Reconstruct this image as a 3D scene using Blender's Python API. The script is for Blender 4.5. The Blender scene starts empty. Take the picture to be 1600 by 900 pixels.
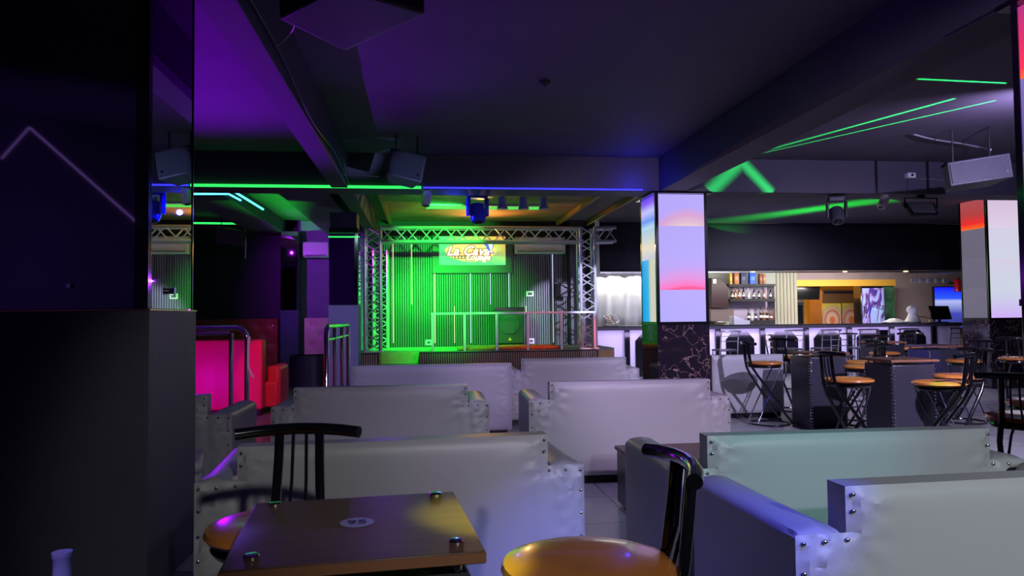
import bpy, bmesh, math, random
from mathutils import Vector, Matrix, Euler
random.seed(7)
SC = bpy.context.scene
COL = SC.collection
R = math.radians
PI = math.pi

# ------------------------------------------------------------------ camera
F = 1150.0
cam_d = bpy.data.cameras.new('camera'); cam = bpy.data.objects.new('camera', cam_d); COL.objects.link(cam)
cam_d.sensor_width = 36; cam_d.lens = F / 1600 * 36; cam_d.clip_start = .02
RM = Matrix.Rotation(R(-6.85), 3, 'Z') @ Matrix.Rotation(R(92.17), 3, 'X') @ Matrix.Rotation(R(-0.6), 3, 'Z')
CP = Vector((0, 0, 1.2))
cam.matrix_world = Matrix.Translation(CP) @ RM.to_4x4()
SC.camera = cam

def W(px, py, Y=None, z=None, X=None):
    """point of the place seen at a pixel of the photograph, on a plane of known depth / height"""
    d = RM @ Vector(((px - 800) / F, -(py - 450) / F, -1))
    if Y is not None: t = Y / d.y
    elif z is not None: t = (z - CP.z) / d.z
    else: t = X / d.x
    return CP + d * t

# ------------------------------------------------------------------ world, exposure
wd = bpy.data.worlds.new('world'); SC.world = wd; wd.use_nodes = True
wd.node_tree.nodes['Background'].inputs[0].default_value = (.30, .22, .55, 1)
wd.node_tree.nodes['Background'].inputs[1].default_value = .05
SC.view_settings.view_transform = 'Standard'
try: SC.view_settings.look = 'None'
except Exception: pass
SC.view_settings.exposure = 0.0
SC.view_settings.gamma = 1.0
SC.view_settings.use_curve_mapping = False
SC.cycles.use_denoising = True
SC.cycles.max_bounces = 6
SC.cycles.sample_clamp_indirect = 4.0

# ------------------------------------------------------------------ lights of the room, with added fills
def aim(o, loc, target):
    o.location = loc
    o.rotation_euler = (Vector(target) - Vector(loc)).to_track_quat('-Z', 'Y').to_euler()
def spot(name, loc, target, col, power, ang=60, blend=.5, rad=.05):
    l = bpy.data.lights.new(name, 'SPOT'); l.color = col; l.energy = power
    l.spot_size = R(ang); l.spot_blend = blend; l.shadow_soft_size = rad
    o = bpy.data.objects.new(name, l); COL.objects.link(o); aim(o, loc, target); return o
def area(name, loc, target, col, power, sx, sy=None):
    l = bpy.data.lights.new(name, 'AREA'); l.color = col; l.energy = power
    l.shape = 'RECTANGLE'; l.size = sx; l.size_y = sy or sx
    o = bpy.data.objects.new(name, l); COL.objects.link(o); aim(o, loc, target); return o
def point(name, loc, col, power, rad=.05):
    l = bpy.data.lights.new(name, 'POINT'); l.color = col; l.energy = power; l.shadow_soft_size = rad
    o = bpy.data.objects.new(name, l); COL.objects.link(o); o.location = loc; return o

LAV = (.72, .62, 1.0)
# house lamps behind and beside the seats, then fills added for single things
spot('key_lamp', (1.5, -1.9, 2.25), (1.7, 6.0, .4), (.80, .68, 1.0), 220, 46, .6, .05)
spot('far_key_lamp', (2.3, .4, 2.45), (2.6, 8.5, .45), (.80, .62, 1.0), 500, 42, .5, .04)
spot('front_lamp', (2.3, -.6, 2.2), (1.95, 2.0, .5), (.72, 1.0, .80), 130, 50, .8, .06)
spot('left_front_lamp', (.7, -.7, 2.3), (-.25, 3.6, .4), (.84, .86, .82), 110, 38, .6, .06)
spot('cyan_lamp', (1.2, .5, 2.6), (1.5, 2.76, .74), (.10, .9, 1.0), 80, 22, 1, .02)
spot('yellow_lamp', (.9, .4, 2.4), (.12, 1.52, .79), (.66, 1.0, .02), 560, 8, .8, .02)
spot('blue_table_lamp', (-1.0, .5, 2.2), (-.45, 1.42, .79), (.08, .08, 1.0), 900, 9, 1, .02)
spot('blue_floor_lamp', (1.3, .6, 2.0), (.56, 2.85, -.05), (.04, .05, 1.0), 280, 26, 1, .03)
spot('floor_fill', (.75, 4.5, 2.85), (.72, 4.55, 0), (.62, .55, 1.0), 60, 62, .6, .03)  # added fill, brightens the tiles between the sofa rows
spot('valance_fill', (5.6, 10.2, 1.7), (6.2, 13.5, 2.2), (.35, .28, .9), 60, 100, 1, .02)  # added fill that makes the black valance show
spot('bottle_fill', (-.4, .3, 1.9), (-.78, 1.25, .75), (.45, .4, 1.0), 50, 24, 1, .02)  # unseen fill, put in so the bottle neck shows
spot('fridge_fill', (6.8, 16.4, 2.2), (7.4, 17.3, 1.2), (1.0, .8, .5), 110, 80, 1, .01)  # added fill for the fridge door graphics
spot('glass_rack_fill', (8.0, 13.75, 1.2), (8.0, 14.4, 1.85), (.9, 1.0, .95), 160, 90, 1, .005)  # extra fill below the rack, added to whiten the hanging glasses
spot('pillar_fill', (-.7, 7.6, 2.4), (-1.2, 10, .9), (.45, .48, 1.0), 90, 30, .7, .01)  # lavender fill added for the base of the slim pillar
spot('near_pillar_fill', (.6, 3.0, 2.4), (-1.18, 3.75, .5), (.55, .5, .9), 16, 40, .8, .02)  # added fill on the right face of the near pillar base
spot('violet_sofa_fill', (.2, 4.7, 2.5), (.15, 7.3, .45), (.45, .36, 1.0), 90, 40, .6, .02)  # violet fill added to tint the third-row sofa
spot('small_speaker_fill', (1.3, 5.2, 1.6), (-.1, 7.0, 2.55), (.35, .45, 1.0), 260, 11, .6, .004)  # added blue fill on the grille of the small hanging speaker
spot('bar_chair_fill', (6.2, 11.4, 2.75), (6.2, 13.3, .6), (.80, .80, 1.0), 260, 120, .8, .01)  # extra fill, added so the chrome chairs at the bar shine
spot('violet_front_bounce', (1.6, 3.9, 2.6), (1.45, 5.2, .1), (.55, .25, 1.0), 22, 50, 1, .02)
# purple wash of the left bay
spot('purple_wash', (-2.1, 6.9, 1.2), (-1.95, 5.2, 2.95), (.30, .0, 1.0), 270, 125, 1, .02)
spot('purple_main_wash', (-.3, 6.0, 1.5), (.15, 3.6, 2.95), (.30, .03, .9), 16, 120, 1, .004)
spot('purple_far_wash', (-2.6, 11.4, 2.5), (-1.5, 13.6, 1.8), (.45, .02, 1.0), 120, 90, .9, .004)
spot('magenta_lamp', (-2.95, 8.0, .35), (-2.75, 9.4, .45), (.80, .0, 1.0), 40, 120, .9, .02)
spot('red_lamp', (-1.7, 7.4, 1.9), (-1.85, 9.3, .6), (1.0, .04, .04), 75, 22, .3, .02)
spot('left_booth_lamp', (-2.5, 11.0, 2.8), (-3.0, 13.5, .9), (1.0, .8, .8), 170, 60, .8, .005)
spot('cream_booth_lamp', (-1.4, 11.2, 2.8), (-1.8, 13.1, .8), (1.0, .75, .7), 220, 22, .8, .005)
# green wash of the stage
spot('stage_green_wash', (.25, 10.2, 2.5), (.45, 13.5, 1.0), (.01, 1.0, .05), 1150, 62, .7, .03)
spot('stage_green_low', (-.2, 12.3, 2.2), (.3, 13.4, .65), (.01, 1.0, .04), 380, 110, .8, .02)
spot('truss_green_lamp', (.3, 9.6, 2.5), (.25, 11.9, 2.42), (.03, 1.0, .10), 800, 40, .5, .004)
spot('stage_white_lamp', (2.9, 8.9, 2.4), (2.6, 11.9, 1.6), (.66, .60, 1.0), 1500, 18, .5, .02)
spot('stage_left_white', (-.9, 9.0, 2.4), (-.85, 11.8, 1.5), (.5, .75, .9), 40, 26, .6, .05)
spot('rug_red_lamp', (2.3, 11.0, 2.5), (1.75, 12.2, .65), (1.0, .12, .06), 110, 34, .8, .04)
spot('post_red_lamp', (2.9, 10.4, .9), (2.75, 11.75, .9), (1.0, .05, .08), 30, 26, .5, .03)
spot('wood_ceiling_warm', (1.0, 12.7, 2.45), (1.0, 12.2, 2.96), (1.0, .42, .10), 75, 160, .8, .005)
# green fans thrown on the ceilings
# right bay
spot('right_bay_wash', (4.9, 5.0, 2.64), (4.9, 7.9, 2.72), (.58, .50, 1.0), 150, 130, 1, .01)
spot('right_bay_down', (4.2, 3.3, 2.75), (4.5, 7.0, .3), (.70, .62, 1.0), 760, 70, .7, .04)
spot('right_far_down', (6.0, 9.2, 2.8), (6.2, 11.0, .3), (.70, .62, 1.0), 260, 120, .8, .05)
area('bar_back_light', (5.7, 14.7, 1.93), (5.7, 15.6, .9), (1.0, .93, .85), 75, 5.2, .2)
area('bar_right_light', (9.3, 14.7, 1.93), (9.3, 15.6, .9), (1.0, .90, .85), 60, 1.6, .2)
area('back_room_light', (7.2, 17.0, 2.3), (7.2, 18.0, 1.4), (1.0, .78, .45), 260, 2.2, .5)
area('curtain_light', (3.9, 13.9, 1.9), (3.9, 14.7, 1.3), (.85, .85, 1.0), 2.6, 1.2, .2)
area('counter_under_light', (6.4, 13.35, .80), (6.4, 13.95, .5), (.62, .48, 1.0), 26, 7.0, .1)
spot('blue_bar_spot', (4.7, 7.4, 2.4), (5.98, 8.38, .62), (.02, .06, 1.0), 420, 15, .5, .01)
spot('green_chair_spot', (3.3, 4.0, 2.5), tuple(W(1478, 600, z=.68)), (.08, 1.0, .03), 240, 7, .6, .01)
spot('wall_behind_purple', (-1.9, 1.6, 1.6), (-3.0, 0, 1.8), (.36, .15, 1.0), 70, 130, 1, .02)
point('mover_blue_glow', (.36, 8.75, 2.42), (.02, .02, 1.0), 7, .03)
point('column_blue_glow', (2.3, 7.7, 2.62), (.03, .03, 1.0), 3.5, .03)

# ------------------------------------------------------------------ materials
MATS = {}
def nd(nt, t, **kw):
    n = nt.nodes.new(t)
    for k, v in kw.items(): setattr(n, k, v)
    return n
def mat(name, base=(.5, .5, .5), rough=.5, metal=0, emis=None, es=0, bump=0, bscale=20, bstretch=(1, 1, 1), var=0, vscale=5, coat=0, spec=.5, trans=0, ior=1.45):
    m = bpy.data.materials.new(name); m.use_nodes = True; nt = m.node_tree
    b = nt.nodes['Principled BSDF']
    b.inputs['Base Color'].default_value = (*base, 1); b.inputs['Roughness'].default_value = rough
    b.inputs['Metallic'].default_value = metal; b.inputs['Specular IOR Level'].default_value = spec
    b.inputs['Coat Weight'].default_value = coat; b.inputs['Coat Roughness'].default_value = .08
    b.inputs['Transmission Weight'].default_value = trans; b.inputs['IOR'].default_value = ior
    if emis: b.inputs['Emission Color'].default_value = (*emis, 1); b.inputs['Emission Strength'].default_value = es
    if bump or var:
        tc = nd(nt, 'ShaderNodeTexCoord'); mp = nd(nt, 'ShaderNodeMapping'); mp.inputs['Scale'].default_value = bstretch
        nt.links.new(tc.outputs['Object'], mp.inputs['Vector'])
    if bump:
        n = nd(nt, 'ShaderNodeTexNoise'); n.inputs['Scale'].default_value = bscale; n.inputs['Detail'].default_value = 4
        nt.links.new(mp.outputs[0], n.inputs['Vector'])
        bp = nd(nt, 'ShaderNodeBump'); bp.inputs['Strength'].default_value = bump; bp.inputs['Distance'].default_value = .02
        nt.links.new(n.outputs['Fac'], bp.inputs['Height']); nt.links.new(bp.outputs[0], b.inputs['Normal'])
    if var:
        n2 = nd(nt, 'ShaderNodeTexNoise'); n2.inputs['Scale'].default_value = vscale; n2.inputs['Detail'].default_value = 5
        nt.links.new(mp.outputs[0], n2.inputs['Vector'])
        cr = nd(nt, 'ShaderNodeValToRGB'); cr.color_ramp.elements[0].position = .3; cr.color_ramp.elements[1].position = .72
        cr.color_ramp.elements[0].color = (*[c * (1 - var) for c in base], 1)
        cr.color_ramp.elements[1].color = (*[min(1, c * (1 + var)) for c in base], 1)
        nt.links.new(n2.outputs['Fac'], cr.inputs[0]); nt.links.new(cr.outputs[0], b.inputs['Base Color'])
    MATS[name] = m; return m

leather = mat('silver_leather', (.47, .46, .48), .42, .0, bump=.10, bscale=9, spec=.6)
leather_plain = mat('silver_leather_side', (.40, .40, .44), .40, .05, bump=.08, bscale=9)
black_gloss = mat('black_gloss_paint', (.006, .006, .009), .16, 0, coat=.6)
black_matte = mat('black_matte', (.012, .011, .016), .55)
black_wall = mat('dark_wall_paint', (.045, .042, .060), .62, bump=.08, bscale=14, var=.12, vscale=3)
ceil_paint = mat('dark_ceiling_paint', (.11, .092, .125), .72, bump=.10, bscale=10, var=.12, vscale=1.2)
beam_paint = mat('beam_paint', (.075, .068, .095), .7, bump=.06, bscale=8, var=.1, vscale=2)
beam_light = mat('beam_grey_paint', (.24, .22, .29), .7, bump=.06, bscale=8, var=.08, vscale=2)
pillar_paint = mat('pillar_grey_paint', (.085, .08, .11), .6, bump=.10, bscale=18, var=.1, vscale=4)
mirror = mat('mirror_glass', (.82, .84, .86), .015, 1)
dark_mirror = mat('dark_glass_panel', (.22, .21, .25), .035, 1)
chrome = mat('chrome', (.85, .86, .9), .10, 1)
alu = mat('truss_aluminium', (.72, .74, .76), .30, .75)
nail = mat('nailhead_steel', (.45, .44, .42), .22, 1)
orange_seat = mat('orange_seat', (.62, .22, .045), .22, 0, coat=.4, var=.12, vscale=6)
wood_top = mat('brown_laminate', (.12, .060, .042), .42, var=.18, vscale=4, bstretch=(1, 8, 1))
wood_edge = mat('copper_edge', (.30, .13, .07), .4)
black_leather = mat('black_leather', (.045, .042, .060), .30, bump=.18, bscale=16, spec=.6)
white_plastic = mat('white_plastic', (.75, .74, .78), .4)
grey_plastic = mat('grey_plastic', (.045, .045, .06), .5)
red_leather = mat('red_leather', (.80, .05, .12), .38, bump=.08, bscale=10)
brown_leather = mat('brown_leather', (.48, .10, .06), .36, bump=.10, bscale=10)
cream_leather = mat('cream_leather', (.70, .55, .42), .4, bump=.08, bscale=10)
gold = mat('gold_trim', (.75, .50, .22), .25, 1)
stage_floor_m = mat('stage_carpet', (.20, .24, .19), .85, bump=.2, bscale=60)
rug_m = mat('orange_rug', (.50, .14, .06), .95, bump=.6, bscale=90, var=.3, vscale=30)
wood_slat = mat('stage_wood_slat', (.36, .24, .15), .55)
wood_side = mat('stage_wood_side', (.42, .23, .11), .5, var=.15, vscale=6)
slat_wall = mat('charcoal_slats', (.085, .09, .10), .45)
slat_back = mat('charcoal_slat_gap', (.008, .008, .010), .8)
wood_ceiling_m = mat('brown_board_ceiling', (.26, .17, .085), .55, var=.4, vscale=1.6, bstretch=(1, 3, 1))
wood_edge_m = mat('orange_wood_edge', (.42, .22, .08), .5)
cloth_black = mat('black_cloth', (.022, .020, .032), .85, bump=.1, bscale=5)
curtain_m = mat('white_curtain', (.62, .64, .60), .8)
counter_top_m = mat('counter_top', (.05, .05, .06), .18, coat=.5)
counter_white = mat('counter_front_white', (.70, .66, .80), .35)
yellow_wall = mat('yellow_wall', (.85, .47, .06), .6)
brown_wall = mat('brown_grey_wall', (.30, .235, .235), .7, var=.08, vscale=4)
beige_panel = mat('beige_slat_panel', (.36, .35, .27), .6)
steel = mat('brushed_steel', (.62, .60, .58), .3, 1)
glass = mat('clear_glass', (.9, .95, .95), .03, 0, trans=.85, spec=.8)
white_bag = mat('white_plastic_bag', (.85, .88, .86), .3, bump=.4, bscale=30)
blue_lit_plastic = mat('blue_lit_plastic', (.03, .03, .55), .3, coat=.3)  # moving head body: blue LED light put into the base colour
dark_screen = mat('dark_screen', (.008, .010, .012), .12, coat=.5)
tub_leather = mat('dark_violet_leather', (.05, .025, .07), .4)

def led(name, col, s): return mat(name, (.02, .02, .02), .5, emis=col, es=s)
led_green = led('green_led', (.03, 1, .12), 1.5)
led_teal = led('green_blue_led', (.02, .60, .35), 2.2)
led_blue = led('blue_led', (.03, .03, 1.0), 2.2)
led_cyan = led('cyan_led', (.10, .75, 1.0), 2.6)
led_violet = led('violet_led', (.55, .35, 1.0), 2.0)
led_white = led('white_led', (1, .95, .85), 1.2)
led_tube = led('green_tube', (.12, 1.0, .14), .8)

def ramp_emission(name, stops, axis=2, strength=1.0, warp=0.0, cross=None):
    """a back-lit panel: emission colours along one axis of the panel (Generated 0..1)"""
    m = bpy.data.materials.new(name); m.use_nodes = True; nt = m.node_tree
    b = nt.nodes['Principled BSDF']; b.inputs['Base Color'].default_value = (.06, .06, .07, 1); b.inputs['Roughness'].default_value = .5; b.inputs['Specular IOR Level'].default_value = .15
    tc = nd(nt, 'ShaderNodeTexCoord'); sp = nd(nt, 'ShaderNodeSeparateXYZ'); nt.links.new(tc.outputs['Generated'], sp.inputs[0])
    cr = nd(nt, 'ShaderNodeValToRGB'); els = cr.color_ramp.elements
    src = sp.outputs[axis]
    if warp:
        mu = nd(nt, 'ShaderNodeMath', operation='SUBTRACT'); nt.links.new(sp.outputs[0], mu.inputs[0]); mu.inputs[1].default_value = .65
        sq = nd(nt, 'ShaderNodeMath', operation='POWER'); nt.links.new(mu.outputs[0], sq.inputs[0]); sq.inputs[1].default_value = 2
        ml = nd(nt, 'ShaderNodeMath', operation='MULTIPLY_ADD'); nt.links.new(sq.outputs[0], ml.inputs[0]); ml.inputs[1].default_value = warp; nt.links.new(src, ml.inputs[2])
        src = ml.outputs[0]
    nt.links.new(src, cr.inputs[0])
    while len(els) > 1: els.remove(els[-1])
    els[0].position = stops[0][0]; els[0].color = (*stops[0][1], 1)
    for p, c in stops[1:]:
        e = els.new(p); e.color = (*c, 1)
    nt.links.new(cr.outputs[0], b.inputs['Emission Color']); b.inputs['Emission Strength'].default_value = strength
    return m

def tile_floor():
    m = bpy.data.materials.new('floor_tiles'); m.use_nodes = True; nt = m.node_tree; b = nt.nodes['Principled BSDF']
    tc = nd(nt, 'ShaderNodeTexCoord'); br = nd(nt, 'ShaderNodeTexBrick'); br.offset = 0
    nt.links.new(tc.outputs['Object'], br.inputs['Vector'])
    br.inputs['Scale'].default_value = 1; br.inputs['Brick Width'].default_value = .6; br.inputs['Row Height'].default_value = .6
    br.inputs['Mortar Size'].default_value = .004
    br.inputs['Color1'].default_value = (.46, .45, .47, 1); br.inputs['Color2'].default_value = (.50, .49, .51, 1); br.inputs['Mortar'].default_value = (.12, .12, .12, 1)
    nz = nd(nt, 'ShaderNodeTexNoise'); nz.inputs['Scale'].default_value = 1.5; nz.inputs['Detail'].default_value = 6
    nt.links.new(tc.outputs['Object'], nz.inputs['Vector'])
    mx = nd(nt, 'ShaderNodeMix', data_type='RGBA', blend_type='MULTIPLY'); mx.inputs[0].default_value = .35
    nt.links.new(br.outputs['Color'], mx.inputs[6]); nt.links.new(nz.outputs['Color'], mx.inputs[7])
    nt.links.new(mx.outputs[2], b.inputs['Base Color']); b.inputs['Roughness'].default_value = .25
    return m
floor_m = tile_floor()

def marble():
    m = bpy.data.materials.new('black_marble'); m.use_nodes = True; nt = m.node_tree; b = nt.nodes['Principled BSDF']
    tc = nd(nt, 'ShaderNodeTexCoord')
    nz = nd(nt, 'ShaderNodeTexNoise'); nz.inputs['Scale'].default_value = 5; nz.inputs['Detail'].default_value = 3
    nt.links.new(tc.outputs['Object'], nz.inputs['Vector'])
    ad = nd(nt, 'ShaderNodeMix', data_type='RGBA', blend_type='LINEAR_LIGHT'); ad.inputs[0].default_value = .16
    nt.links.new(tc.outputs['Object'], ad.inputs[6]); nt.links.new(nz.outputs['Color'], ad.inputs[7])
    vo = nd(nt, 'ShaderNodeTexVoronoi', feature='DISTANCE_TO_EDGE'); vo.inputs['Scale'].default_value = 8
    nt.links.new(ad.outputs[2], vo.inputs['Vector'])
    cr = nd(nt, 'ShaderNodeValToRGB'); cr.color_ramp.elements[0].position = .0; cr.color_ramp.elements[1].position = .030
    cr.color_ramp.elements[0].color = (.42, .27, .22, 1); cr.color_ramp.elements[1].color = (.018, .013, .022, 1)
    nt.links.new(vo.outputs['Distance'], cr.inputs[0])
    n2 = nd(nt, 'ShaderNodeTexNoise'); n2.inputs['Scale'].default_value = 4; nt.links.new(tc.outputs['Object'], n2.inputs['Vector'])
    c2 = nd(nt, 'ShaderNodeValToRGB'); c2.color_ramp.elements[0].position = .42; c2.color_ramp.elements[1].position = .58
    nt.links.new(n2.outputs['Fac'], c2.inputs[0])
    mx = nd(nt, 'ShaderNodeMix', data_type='RGBA'); mx.inputs[6].default_value = (.018, .013, .022, 1)
    nt.links.new(c2.outputs[0], mx.inputs[0]); nt.links.new(cr.outputs[0], mx.inputs[7])
    nt.links.new(mx.outputs[2], b.inputs['Base Color']); b.inputs['Roughness'].default_value = .08
    return m
marble_m = marble()

# ------------------------------------------------------------------ mesh helpers
class MB:
    def __init__(s): s.v = []; s.f = []
    def add(s, vs, fs):
        o = len(s.v); s.v += [Vector(v) for v in vs]; s.f += [tuple(i + o for i in f) for f in fs]; return s
    def box(s, x0, x1, y0, y1, z0, z1, M=None):
        vs = [Vector((x, y, z)) for x in (x0, x1) for y in (y0, y1) for z in (z0, z1)]
        if M: vs = [M @ v for v in vs]
        return s.add(vs, [(0, 1, 3, 2), (4, 6, 7, 5), (0, 4, 5, 1), (2, 3, 7, 6), (0, 2, 6, 4), (1, 5, 7, 3)])
    def cbox(s, c, sz, M=None):
        return s.box(c[0] - sz[0] / 2, c[0] + sz[0] / 2, c[1] - sz[1] / 2, c[1] + sz[1] / 2, c[2] - sz[2] / 2, c[2] + sz[2] / 2, M)
    def prism(s, poly, a, b, axis='z', M=None):
        """poly 2D; axis z: (x,y) swept z, axis y: (x,z) swept y, axis x: (y,z) swept x"""
        def P(p, t):
            v = {'z': (p[0], p[1], t), 'y': (p[0], t, p[1]), 'x': (t, p[0], p[1])}[axis]
            v = Vector(v); return M @ v if M else v
        n = len(poly); vs = [P(p, a) for p in poly] + [P(p, b) for p in poly]
        fs = [tuple(range(n))[::-1], tuple(range(n, 2 * n))] + [(i, (i + 1) % n, n + (i + 1) % n, n + i) for i in range(n)]
        return s.add(vs, fs)
    def tube(s, pts, r, n=10, closed=False):
        pts = [Vector(p) for p in pts]; m = len(pts); rings = []
        prev = None
        for i, p in enumerate(pts):
            if closed: d = (pts[(i + 1) % m] - pts[i - 1])
            elif i == 0: d = pts[1] - p
            elif i == m - 1: d = p - pts[-2]
            else: d = (pts[i + 1] - p).normalized() + (p - pts[i - 1]).normalized()
            d.normalize()
            if prev is None:
                u = d.orthogonal().normalized()
            else:
                u = (prev - d * prev.dot(d)); u = u.normalized() if u.length > 1e-6 else d.orthogonal().normalized()
            prev = u; w = d.cross(u)
            rr = r[i] if isinstance(r, (list, tuple)) else r
            rings.append([p + (u * math.cos(2 * PI * k / n) + w * math.sin(2 * PI * k / n)) * rr for k in range(n)])
        vs = [v for ring in rings for v in ring]; fs = []
        for i in range(m if closed else m - 1):
            j = (i + 1) % m
            for k in range(n):
                fs.append((i * n + k, i * n + (k + 1) % n, j * n + (k + 1) % n, j * n + k))
        if not closed: fs += [tuple(range(n))[::-1], tuple(range((m - 1) * n, m * n))]
        return s.add(vs, fs)
    def lathe(s, prof, n=24, c=(0, 0, 0), M=None):
        vs = []; fs = []
        for r, z in prof:
            for k in range(n):
                v = Vector((c[0] + r * math.cos(2 * PI * k / n), c[1] + r * math.sin(2 * PI * k / n), c[2] + z))
                vs.append(M @ v if M else v)
        for i in range(len(prof) - 1):
            for k in range(n): fs.append((i * n + k, i * n + (k + 1) % n, (i + 1) * n + (k + 1) % n, (i + 1) * n + k))
        fs += [tuple(range(n))[::-1], tuple(range((len(prof) - 1) * n, len(prof) * n))]
        return s.add(vs, fs)
    def build(s, name, m, parent=None, bevel=0, seg=2, smooth=True, kind=None, label=None):
        me = bpy.data.meshes.new(name); me.from_pydata([tuple(v) for v in s.v], [], s.f)
        bm = bmesh.new(); bm.from_mesh(me); bmesh.ops.recalc_face_normals(bm, faces=bm.faces); bm.to_mesh(me); bm.free()
        if smooth:
            me.polygons.foreach_set('use_smooth', [True] * len(me.polygons)); me.set_sharp_from_angle(angle=R(38))
        me.materials.append(m)
        o = bpy.data.objects.new(name, me); COL.objects.link(o)
        if bevel:
            bv = o.modifiers.new('bevel', 'BEVEL'); bv.width = bevel; bv.segments = seg; bv.limit_method = 'ANGLE'; bv.angle_limit = R(40)
        if parent: o.parent = parent
        if kind: o['kind'] = kind
        if label: o['label'] = label
        return o

def tag(o, label, cat, group=None):
    o['label'] = label; o['category'] = cat
    if group: o['group'] = group
    return o
def thing(name, label, cat, loc=(0, 0, 0), rz=0, group=None):
    o = bpy.data.objects.new(name, None); COL.objects.link(o); o.location = loc; o.rotation_euler = (0, 0, rz); o.empty_display_size = .1
    return tag(o, label, cat, group)
def struct(name, mb, m, bevel=0, label=None, parent=None):
    o = mb.build(name, m, parent, bevel)
    if parent is None: o['kind'] = 'structure'
    if label: o['label'] = label
    return o
def copy_tree(o, parent=None):
    c = o.copy(); COL.objects.link(c)
    if parent: c.parent = parent
    for ch in list(o.children): copy_tree(ch, c)
    return c
def place(root, loc, rz=None, label=None, group=None):
    c = copy_tree(root); c.location = loc
    if rz is not None: c.rotation_euler = (0, 0, rz)
    if label: c['label'] = label
    if group: c['group'] = group
    return c
ORD = ['first', 'second', 'third', 'fourth', 'fifth', 'sixth', 'seventh', 'eighth', 'ninth', 'tenth', 'eleventh', 'twelfth']

def text_mesh(name, body, size, m, M, parent=None, extrude=.002, shear=0, offset=0):
    cu = bpy.data.curves.new(name, 'FONT'); cu.body = body; cu.size = size; cu.extrude = extrude; cu.shear = shear; cu.offset = offset
    cu.align_x = 'CENTER'; cu.align_y = 'CENTER'; cu.resolution_u = 3
    t = bpy.data.objects.new(name + '_curve', cu); COL.objects.link(t)
    bpy.context.view_layer.update()
    me = bpy.data.meshes.new_from_object(t.evaluated_get(bpy.context.evaluated_depsgraph_get()))
    bpy.data.objects.remove(t)
    me.name = name; me.transform(M); me.materials.clear(); me.materials.append(m)
    o = bpy.data.objects.new(name, me); COL.objects.link(o)
    if parent: o.parent = parent
    return o

# ================================================================== ROOM
CZ = 2.95           # ceiling
BZ = 2.57           # underside of beams
struct('floor', MB().box(-6.2, 13.8, -4, 18.6, -.1, 0), floor_m)
struct('ceiling', MB().box(-6.2, 13.8, -4, 10.2, CZ, CZ + .1).box(-6.2, -.62, 10.2, 14.0, CZ, CZ + .1).box(2.5, 13.8, 10.2, 18.6, CZ, CZ + .1), ceil_paint)
struct('ceiling', MB().box(-.62, 2.5, 10.2, 14.0, CZ, CZ + .1), wood_ceiling_m, label='brown boarded ceiling over the stage')
struct('beam', MB().box(-.96, -.79, -4, 7.9, BZ, CZ), beam_paint, .004, label='long dark ceiling beam left of the smoke detector')
struct('beam', MB().box(2.61, 2.90, -4, 7.9, BZ, CZ), beam_paint, .004, label='wide dark ceiling beam running to the lit square column')
struct('beam', MB().box(-6.2, 13.8, 7.9, 8.3, BZ, CZ), beam_paint, .004, label='cross beam running the width of the room')
struct('beam', MB().box(-.96, -.79, 8.3, 13.9, BZ + .04, CZ), beam_paint, .004, label='dark beam behind the cross beam left of the stage')
struct('beam', MB().box(-3.0, -2.45, 8.3, 14, 2.72, CZ), beam_paint, .004, label='dark beam left of the green lit ceiling strip')
struct('beam', MB().box(-1.75, -1.15, 8.3, 14, 2.72, CZ), beam_paint, .004, label='dark beam right of the green lit ceiling strip')
struct('beam', MB().box(3.2, 13.8, 8.3, 8.31, 2.60, CZ), beam_paint, .004, label='shallow beam in front of the bar')
for i, x in enumerate((-.62, 2.46, 3.02)):
    struct('trim_%d' % (i + 1), MB().box(x, x + .05, 8.31, 13.5, CZ - .07, CZ - .001), wood_edge_m)
struct('wall_left', MB().box(-6.2, -6.1, -4, 14, 0, CZ), black_wall)
struct('wall_right', MB().box(13.7, 13.8, -4, 18.6, 0, CZ), black_wall)
struct('wall_front', MB().box(-6.2, 13.8, -4.1, -4, 0, CZ), black_wall)
wb = struct('wall_back_left', MB().box(-6.2, -1.0, 13.9, 14.0, 0, CZ), black_wall)
# angled wall seen only in the dark glass of the near pillar
Mw = Matrix.Translation((-3.0, -.1, 0)) @ Matrix.Rotation(R(-38), 4, 'Z')
wa = struct('wall_angled', MB().box(-1.6, 1.3, -.1, 0, 0, CZ, Mw), black_wall)

PN, PF = 3.37, 4.03
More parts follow.
